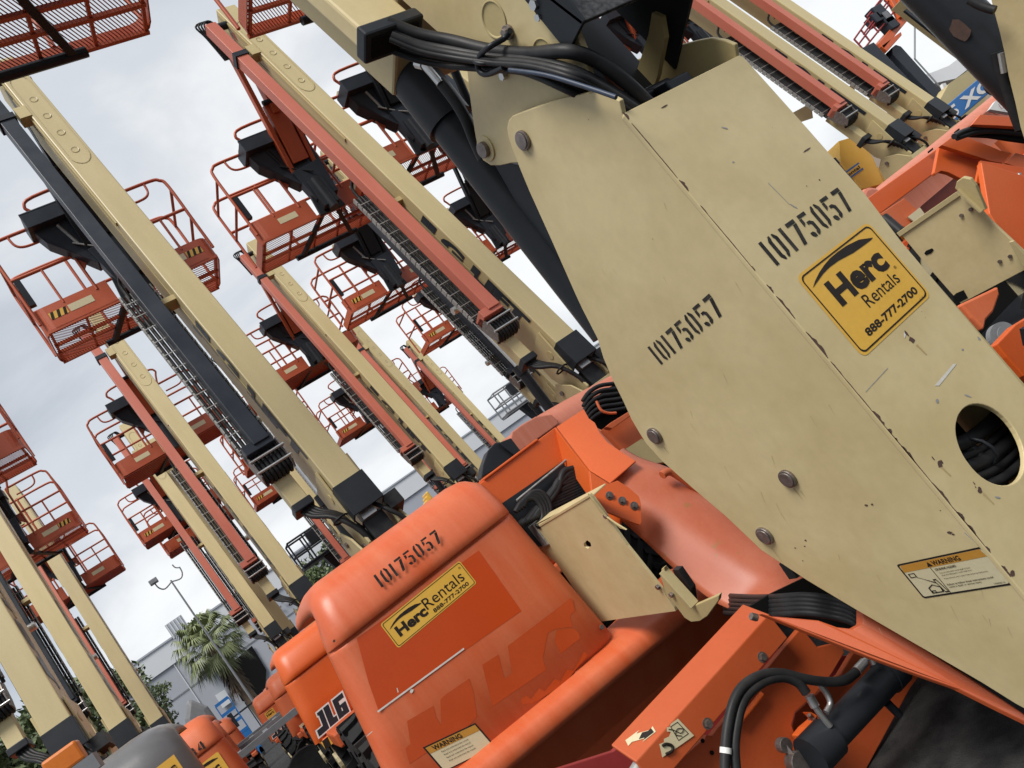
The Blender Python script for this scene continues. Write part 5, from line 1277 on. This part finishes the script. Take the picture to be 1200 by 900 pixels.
for u, v in ((332,705),(327,712),(300,720)): wallpoly('wall_lamp', [(u-3,v+1),(u+2,v-2),(u+3,v),(u-2,v+3)], GREYM, .2)
g = G(); q = onwall(213,742); g.box((q.x-.6,q.y-1.2,3.8),(q.x+.6,q.y-.3,WZ+.9)); obj('roof_vent', g, WALLL, wh, WO)
g = G()
for k in range(5): g.box((q.x-.55+.24*k,q.y-1.25,WZ-.2),(q.x-.48+.24*k,q.y-1.2,WZ+.9))
obj('vent_louvres', g, WALLU, wh, WO)
# ------------------------------------------------------------------ lamp post
tp_ = onz(200, 680, 8.5); base = (tp_.x, tp_.y, ground(tp_.y)); k_ = tp_.y
lp = empty('lamp_post', base, 'tall grey lamp post with twin curved arms rising from behind the palm', 'lamp post')
g = G(); g.tube([(tp_.x,tp_.y,ground(tp_.y)),(tp_.x,tp_.y,8.5)], [.09,.05], 10); obj('pole', g, GREYM, lp, base)
g = G()
for sx in (-1, 1): g.tube(smooth_path([(tp_.x,tp_.y,8.4),(tp_.x+sx*.5,tp_.y,8.25),(tp_.x+sx*.75,tp_.y,8.5),(tp_.x+sx*.8,tp_.y,8.9)],4), .045, 6)
g.tube(smooth_path([(tp_.x+.8,tp_.y,8.85),(tp_.x+.6,tp_.y,9.0),(tp_.x+.55,tp_.y,9.25)],3), .04, 5); obj('lamp_arm', g, GREYM, lp, base)
g = G(); g.box((tp_.x-1.05,tp_.y-.3,8.85),(tp_.x-.55,tp_.y+.2,9.15)); obj('lamp_head', g, GREYM, lp, base, bevel=.04)
# second thin post near the right
tq = onz(622, 440, 5.2)
b2 = (tq.x, tq.y, ground(tq.y)); g = G(); g.tube([b2, (tq.x,tq.y,5.3)], .10, 8); o = obj('thin_pole', g, GREYM, None, b2); tag(o, 'thin dark pole standing before the warehouse beside the farthest machines', 'pole')
# ------------------------------------------------------------------ trees
def tree(name, c, rad, hgt, label, nleaf=2600, seed=1, lobes=14, leaf=.16, mat=LEAF):
    rr = random.Random(seed); base = (c[0], c[1], ground(c[1]))
    root = empty(name, base, label, 'tree')
    g = G(); top = c[2]-hgt*.1
    g.tube([Vector(base), Vector((c[0]+.2,c[1],(base[2]+c[2])/2)), Vector((c[0],c[1],top))], [rad*.09, rad*.06, rad*.03], 8)
    cs = []
    for k in range(lobes):
        an = rr.random()*2*PI; q = rad*math.sqrt(rr.random())*.75; z = c[2] + (rr.random()-.45)*hgt
        p = Vector((c[0]+q*math.cos(an), c[1]+q*math.sin(an), z)); cs.append((p, rad*(.28+.25*rr.random())))
        g.tube([Vector((c[0],c[1],(base[2]+c[2])/2+.2*k/lobes)), Vector((c[0],c[1],top)).lerp(p,.5), p], [rad*.03,rad*.02,rad*.008], 5)
    obj('trunk', g, BARK, root, base)
    g = G()
    for k in range(nleaf):
        p, r_ = cs[rr.randrange(len(cs))]
        d_ = Vector((rr.gauss(0,1), rr.gauss(0,1), rr.gauss(0,1))).normalized()*r_*rr.random()**.4; d_.z *= .75
        q = p + d_; a = Vector((rr.gauss(0,1), rr.gauss(0,1), rr.gauss(0,1))).normalized(); b = a.cross(Vector((rr.gauss(0,1), rr.gauss(0,1), rr.gauss(0,1)))).normalized()
        l = leaf*(.6+.8*rr.random())
        g.add([q-a*l, q+b*l*.45, q+a*l, q-b*l*.45], [(0,1,2,3)])
    obj('crown', g, mat, root, base); return root
c = onb(22, 925, 30); tree('tree', (c.x, c.y, c.z-.2), 3.0, 3.0, 'bushy grey green tree in the bottom left corner of the yard', 9000, 1, 22, .16)
c = onb(372, 672, 40); tree('tree', (c.x+.6, c.y, c.z-.6), 2.1, 3.2, 'round green tree seen between two booms above the near orange hood', 7000, 2, 16, .13)
c = onb(183, 822, 45); tree('tree', (c.x, c.y, c.z-.2), 1.2, 2.6, 'sparse young tree in front of the warehouse wall left of the palm', 900, 3, 14, .10)
c = onb(655, 455, 50); tree('tree', (c.x, c.y, c.z-1.5), 1.6, 3.0, 'small tree behind the thin pole near the faded cowl', 3000, 4, 12, .15)
c = onb(105, 835, 42); tree('tree', (c.x, c.y, c.z-1.2), 3.2, 3.2, 'dark green tree behind the booms at the left edge', 6000, 5, 18, .16)
# palm
c = onz(244, 752, 4.6); c.y -= 2
base = (c.x+.3, c.y, ground(c.y))
pm = empty('palm_tree', base, 'fan palm with a shaggy head and brown skirt in front of the warehouse', 'palm tree')
g = G(); g.tube([Vector(base), Vector((c.x+.1, c.y, 1.5)), Vector((c.x, c.y, c.z-.3))], [.42,.36,.34], 12)
for k in range(260):
    an = rnd.random()*2*PI; z = 1.2 + rnd.random()*2.4; p = Vector((c.x+.38*math.cos(an), c.y+.38*math.sin(an), z)); q = p + Vector((math.cos(an)*.35, math.sin(an)*.35, -.6-.5*rnd.random()))
    sd_ = Vector((-math.sin(an), math.cos(an), 0))*.05; g.add([p-sd_, p+sd_, q+sd_*.4, q-sd_*.4], [(0,1,2,3)])
obj('trunk', g, BARK, pm, base)
for k in range(58):
    g = G(); an = k*2.399; el_ = 1.35 - 2.3*(k/57.0)**1.1
    ln = 1.25 + .5*rnd.random(); st = Vector((math.cos(an)*math.cos(el_), math.sin(an)*math.cos(el_), math.sin(el_)))
    o_ = Vector((c.x, c.y, c.z-.15)); tipp = o_ + st*ln + Vector((0,0,-.25))
    sdv = st.cross(Vector((0,0,1))).normalized() if abs(st.z) < .98 else Vector((1,0,0)); upv = sdv.cross(st).normalized()
    g.tube([o_, o_+st*ln*.5+Vector((0,0,.05)), tipp], [.03,.025,.015], 4)
    for j in range(21):
        t = (j-10)/10.0; ang = t*1.45
        d_ = (st*math.cos(ang) + sdv*math.sin(ang)); fl = (.95+.25*rnd.random())*(1-.25*abs(t))
        m1 = tipp + d_*fl*.55 + upv*.06 ; m2 = tipp + d_*fl + Vector((0,0,-.38-.35*rnd.random()))
        ww = (d_.cross(upv)).normalized()*.045
        g.add([tipp-ww*.3, tipp+ww*.3, m1+ww, m1-ww, m2], [(0,1,2,3),(3,2,4)])
    obj('frond', g, PLEAF, pm, base)
# ------------------------------------------------------------------ blue lift, fence and bits at the warehouse foot
c = onb(265, 830, 36); base = (c.x, c.y, ground(c.y))
bl_ = empty('blue_lift', base, 'small blue scissor lift parked by the wall under the palm', 'scissor lift')
g = G()
for sx in (-.9, .9):
    g.box((c.x+sx-.06,c.y-.5,c.z-.8),(c.x+sx+.06,c.y+.5,c.z+1.0))
for z in (-.8,-.2,.4,1.0): g.box((c.x-.9,c.y-.52,c.z+z-.08),(c.x+.9,c.y-.44,c.z+z+.08))
obj('guard_rail', g, BLUE, bl_, base)
g = G(); g.box((c.x-.9,c.y-.5,c.z-1.2),(c.x+.9,c.y+.5,c.z-.8)); obj('deck', g, BLUE, bl_, base); g = G(); g.box((c.x-.9,c.y-.5,base[2]+.2),(c.x+.9,c.y+.5,base[2]+.6)); obj('base', g, BLUE, bl_, base)
g = G(); g.box((c.x-.4,c.y-.56,c.z-.5),(c.x+.2,c.y-.5,c.z+.3)); obj('control_box', g, BLACK, bl_, base)
g = G()
for k in range(4): g.bar((c.x-.8,c.y,base[2]+.6+.25*k),(c.x+.8,c.y,base[2]+.85+.25*k),.06,.08)
g.bar((c.x-.8,c.y+.1,base[2]+.6),(c.x+.8,c.y+.1,c.z-1.1),.06,.08); g.bar((c.x+.8,c.y-.1,base[2]+.6),(c.x-.8,c.y-.1,c.z-1.1),.06,.08); obj('scissor_arms', g, BLACK, bl_, base)
for x in (-.7,.7):
    g = G(); g.prism(disc((c.x+x,c.y-.5,base[2]+.25),.25,(0,-1,0),14),(0,.2,0)); obj('wheel', g, TYRE, bl_, base)
for o in [x for x in bpy.data.objects if x.parent == bl_]: o.scale = (.32,.32,.80); o.location = (0,0,0)
c0 = onb(232, 868, 40); 
base = (c0.x, c0.y, ground(c0.y)); fe = empty('yard_fence', base, 'black steel picket fence along the warehouse foot', 'fence')
for k in range(60):
    g = G(); x = c0.x - 8 + k*.45; g.box((x,c0.y,ground(c0.y)),(x+.05,c0.y+.05,-.05)); obj('picket', g, BLACK, fe, base)
for z in (-.3,-1.6): g = G(); g.box((c0.x-8,c0.y-.03,z),(c0.x+19,c0.y+.0,z+.08)); obj('rail', g, BLACK, fe, base)
c = onb(232, 846, 26); base = (c.x, c.y, ground(c.y)); g = G()
g.prism([Vector((c.x-.5,c.y,base[2])), Vector((c.x+.5,c.y,base[2])), Vector((c.x+.42,c.y,c.z+.2)), Vector((c.x+.1,c.y,c.z+.75)), Vector((c.x-.25,c.y,c.z+.3)), Vector((c.x-.45,c.y,c.z-.3))], (0,.5,0)); o = obj('dark_cone_cover', g, GREYM, None, base, bevel=.15); tag(o, 'dark grey peaked cover standing behind the left orange hoods', 'cover')
# low flatbeds between the rows (pale rails)
for i, (u, v, b) in enumerate(((318,846,14.0),(305,862,12.2))):
    c = onb(u, v, b); base = (c.x, c.y, ground(c.y)); t = empty('flat_trailer', base, ['upper pale steel trailer frame behind the rows of tyres', 'lower pale steel trailer frame nearer the tyres'][i], 'trailer', 'trailer frames between the rows')
    g = G(); g.box((c.x-1.4,c.y,c.z-.09),(c.x+.7,c.y+.12,c.z)); g.box((c.x-1.4,c.y+1.6,c.z-.09),(c.x+.7,c.y+1.72,c.z)); 
    for k in range(5): g.box((c.x-1.3+k*.45,c.y+.1,c.z-.08),(c.x-1.22+k*.45,c.y+1.6,c.z-.03))
    obj('frame', g, GREYM, t, base)
    for x in (-1.1,.3): g = G(); g.prism(disc((c.x+x,c.y+.2,base[2]+.35),.35,(0,-1,0),16),(0,.25,0)); obj('wheel', g, TYRE, t, base)
# small distant machines
def mini(u, v, b, arm, rail, lab, top=1.0, lean=.3):
    c = onb(u, v, b); k = b/30.0; base = (c.x, c.y, ground(c.y)); t = empty('distant_lift', base, lab, 'boom lift')
    g = G()
    for z in (0, .5, 1.05): g.tube([(c.x-1*k,c.y-.4*k,c.z+z*k),(c.x+1*k,c.y-.4*k,c.z+z*k),(c.x+1*k,c.y+.4*k,c.z+z*k),(c.x-1*k,c.y+.4*k,c.z+z*k)], .04*k, 5, closed=True)
    for x in (-1,-.4,.3,1):
        for y in (-.4,.4): g.tube([(c.x+x*k,c.y+y*k,c.z),(c.x+x*k,c.y+y*k,c.z+1.05*k)], .035*k, 5)
    g.box((c.x-1*k,c.y-.4*k,c.z-.1*k),(c.x+1*k,c.y+.4*k,c.z)); obj('platform', g, rail, t, base)
    g = G(); g.box((c.x-.3*k,c.y-.5*k,c.z+.5*k),(c.x+.2*k,c.y-.3*k,c.z+1.0*k)); g.tube([(c.x+.9*k,c.y,c.z+.6*k),(c.x+1.7*k,c.y,c.z+.9*k)], .06*k, 5); obj('control_box', g, BLACK, t, base)
    g = G(); g.bar((c.x,c.y,c.z), (c.x+lean*k*2,c.y+.5,c.z-2.2*k), .35*k, .35*k, (0,1,0)); obj('jib', g, BLACK, t, base)
    g = G(); g.bar((c.x+lean*k*2,c.y+.5,c.z-2.0*k), (c.x+lean*k*5,c.y+1,base[2]+1), .4*k, .4*k, (0,1,0)); obj('boom', g, arm, t, base)
    g = G(); g.box((c.x+lean*k*5-1.2,c.y,base[2]+.3),(c.x+lean*k*5+1.2,c.y+3,base[2]+1.3)); obj('chassis', g, arm, t, base)
    return t
mini(838-218,478-2,40, BLACK, BLACK, 'small dark platform lift in the distance beside the faded cowl', lean=.25) if False else mini(611, 474, 40, SLATE, GREYM, 'small dark platform lift in the distance left of the thin pole', lean=.45)
mini(381, 648, 26, ORANGE, BLACK, 'small black railed platform on an orange arm in front of the green tree', lean=.3)
c = onb(347, 585, 30)
for i, (u, v, lab) in enumerate(((490,578,'small yellow machine glimpsed just above the near orange hood'), (579,520,'small yellow machine glimpsed beside the black corner guard'))):
    c = onb(u, v, 34); base = (c.x, c.y, ground(c.y)); g = G()
    for k in range(5): g.box((c.x-.2+.09*k,c.y-.1*k,c.z-1.1+.12*k),(c.x-.05+.09*k,c.y+.4,c.z-.8+.15*k))
    g.box((c.x-.5,c.y,base[2]),(c.x+.5,c.y+1,c.z-.8)); o = obj('yellow_machine', g, YEL, None, base, bevel=.05); tag(o, lab, 'machine')
# ------------------------------------------------------------------ upper right: red platform, blue boom, canopy
BXB = 12.0
o0 = onb(1148, 112, BXB); base = (o0.x, o0.y+1, ground(BXB))
xb = empty('blue_boom_lift', base, 'lift with a blue boom lettered 85 XC in white at the upper right', 'boom lift')
def xo(name, g, mat, parent=xb, **k): return obj(name, g, mat, parent, base, **k)
q0, q1, q2, q3 = onb(1098,133,BXB), onb(1166,76,BXB), onb(1176,96,BXB), onb(1108,152,BXB)
g = G(); ex_ = (q1-q0)*.6; g.prism([q0-(q1-q0)*.2, q1+ex_, q2+ex_, q3-(q1-q0)*.2], (0,.5,0)); bo = xo('boom', g, BLUE, bevel=.02)
f = Frame(q3, q2-q3, q0-q3, (0,-1,0)); g = G(); f.text(g, '85 XC', -.06, .16, .82, .86, .01, .04, .0); xo('boom_lettering', g, WHITE, bo)
g = G(); f.text(g, '\u2014', .84, .55, .95, .66, .01, .02); xo('boom_lettering', g, WHITE, bo)
f2 = onb(1160,104,BXB-.3); g = G(); g.tube(disc(f2,.17,(0,-1,0),16), .05, 8, closed=True); xo('hose_loop', g, RUBBER)
g = G(); g.bar(onb(1098,140,BXB-.2), onb(1090,170,BXB-.2), .5, .4, (0,1,0)); g.bar(onb(1130,140,BXB+.3), onb(1150,180,BXB+.3), .4, .4, (0,1,0)); xo('knuckle', g, GREYM)
g = G(); g.prism([onb(u,v,BXB+1.2) for u,v in ((1094,142),(1100,120),(1112,98),(1138,80),(1150,70),(1165,85),(1150,130),(1130,160),(1095,170))], (0,.4,0)); xo('rear_body', g, BEIGEIN)
g = G(); g.box((base[0]-1.2,base[1]-1,base[2]+.4),(base[0]+1.2,base[1]+2,base[2]+1.4)); xo('chassis', g, BLUE)
# red platform seen almost level
RB = 16.0
c = onb(1040, 35, RB); base = (c.x+1.5, c.y, ground(RB)); rl_ = empty('red_platform_lift', base, 'dark red platform with grey boxes held by black arms at the upper right', 'boom lift')
def ro(name, g, mat, parent=rl_, **k): return obj(name, g, mat, parent, base, **k)
g = G()
def pr_(u, v, b=RB): return onb(u, v, b)
for (a, b_) in (((1001,46),(1035,-2)),((1006,52),(1042,5)),((1012,58),(1049,12)),((1001,46),(1012,58)),((1017,24),(1030,38)),((1009,35),(1020,49)),((1026,12),(1038,26)),((1036,0),(1050,14)),((1012,40),(1046,-6)),((1016,20),(1034,-3))):
    for bb in (RB, RB+.9): g.tube([pr_(*a, bb), pr_(*b_, bb)], .035, 5)
ro('platform_rails', g, REDS)
g = G(); g.prism([pr_(u,v) for u,v in ((1030,50),(1062,12),(1070,8),(1072,14),(1036,57))], (0,1,0)); g.prism([pr_(u,v) for u,v in ((1032,54),(1056,37),(1057,41),(1040,60))], (0,1,0)); g.bar(pr_(1040,-5), pr_(1055,22), .2,.2,(0,1,0)); g.bar(pr_(1048,-5), pr_(1062,18), .18,.2,(0,1,0)); ro('platform', g, ORANGE, bevel=.02)
g = G(); 
for u, v, s_ in ((1030,15,.35),(1038,22,.3),(1026,22,.25),(1044,28,.3),(1062,6,.2)):
    g = G(); p = pr_(u,v); g.box((p.x-s_,p.y-.1,p.z-s_*.8),(p.x+s_,p.y+.3,p.z+s_*.8)); ro('control_box', g, SLATE, bevel=.03)
g = G(); p = pr_(1036,20); g.box((p.x-.16,p.y-.14,p.z-.14),(p.x+.16,p.y-.1,p.z+.14)); ro('control_label', g, GREYM)
g = G(); g.prism([pr_(u,v,RB-.5) for u,v in ((1010,56),(1024,49),(1076,104),(1060,104))], (0,.8,0)); ro('arm', g, SLATE, bevel=.03); g = G(); g.prism([pr_(u,v,RB+.2) for u,v in ((1045,56),(1050,52),(1056,54),(1108,112),(1098,118),(1046,64))], (0,.5,0)); ro('arm', g, SLATE, bevel=.03)
g = G(); g.prism([pr_(u,v,RB-1) for u,v in ((1104,98),(1108,97),(1112,104),(1108,108))], (0,.1,0)); ro('white_bracket', g, WHITE)
g = G(); g.box((base[0]-1.2,base[1]-1,base[2]+.3),(base[0]+1.2,base[1]+2,base[2]+1.5)); g.bar((base[0],base[1],base[2]+1), pr_(1108,112,RB+.5), .4,.4,(0,1,0)); ro('chassis', g, DARKOR)
# beige telescopic arm passing behind
c = onb(1100, 40, 10.0); base = (c.x+1, c.y, ground(10)); ba_ = empty('beige_arm_lift', base, 'beige arm with slotted edge sloping behind the black cylinder at the upper right', 'boom lift')
g = G(); g.prism([onb(u,v,10.0) for u,v in ((1055,0),(1068,-8),(1170,78),(1180,95),(1150,75),(1137,62))], (0,.3,0)); ar2 = obj('arm', g, BEIGE, ba_, base, bevel=.01)
g = G(); g.prism([onb(u,v,9.95) for u,v in ((1060,12),(1062,10),(1142,72),(1140,76))], (0,.05,0)); obj('slotted_edge', g, BLACK, ar2, base)
g = G(); g.box((base[0]-1,base[1]-.5,base[2]+.4),(base[0]+1,base[1]+2,base[2]+1.6)); g.bar((base[0],base[1]+.2,base[2]+1), onb(1160,80,10.1), .3,.3,(0,1,0)); obj('chassis', g, DARKOR, ba_, base)
# canopy and tan building behind
c = onb(1110, 85, 45); base = (c.x, c.y, ground(45)); 
cb_ = empty('canopy_building', base, 'white curved canopy over a tan wall beyond the blue boom', 'building')
g = G(); g.prism([onb(u,v,45) for u,v in ((1068,92),(1092,85),(1112,77),(1128,65),(1141,76),(1120,92),(1106,95),(1070,104))], (0,6,0)); obj('canopy', g, CANOPY, cb_, base)
p0 = onb(1074,106,46); p1 = onb(1100,98,46)
g = G(); g.box((p0.x-1.5,46,ground(46)),(p1.x+12,56,p0.z)); obj('wall', g, TAN, cb_, base)
c = onb(1072, 52, 44); base = (c.x, c.y, ground(44)); g = G(); g.tube([onb(1072,27,44), onb(1072,69,44)], .09, 6)
a0 = onb(1072,69,44); g.tube([a0, (a0.x,a0.y,ground(44))], .09, 6)
o = obj('leaning_mast', g, GREYM, None, base); tag(o, 'thin grey mast standing under the red platform', 'mast')
# yellow rental machine behind lift E
YB = 8.5
c = onb(1015, 205, YB); base = (c.x, c.y, ground(YB)); ym = empty('yellow_machine', base, 'yellow machine body with blue edged sticker between the beige cover and the right booms', 'machine')
g = G(); g.prism([onb(u,v,YB) for u,v in ((983,165),(1000,160),(1015,172),(1024,186),(1036,215),(1010,222),(985,190))], (0,1,0)); bd_ = obj('body', g, YEL, ym, base, bevel=.01)
f = Frame(onb(990,214,YB-.01), onb(1012,198,YB-.01)-onb(990,214,YB-.01), onb(984,206,YB-.01)-onb(990,214,YB-.01), (0,-1,0)); g = G(); f.poly(g, [(0,0),(1,0),(1,1),(0,1)], 0); s_ = obj('sticker', g, BLUE, bd_, base)
g = G(); f.poly(g, [(0,.2),(1,.2),(1,.8),(0,.8)], .004); obj('sticker_ground', g, YEL, s_, base)
g = G(); f.text(g, 'Rental', .1, .3, .9, .7, .008, .02); obj('sticker_print', g, INK, s_, base)
g = G(); g.box((c.x-1,c.y+.2,base[2]+.3),(c.x+1,c.y+1.5,c.z)); obj('chassis', g, YEL, ym, base)
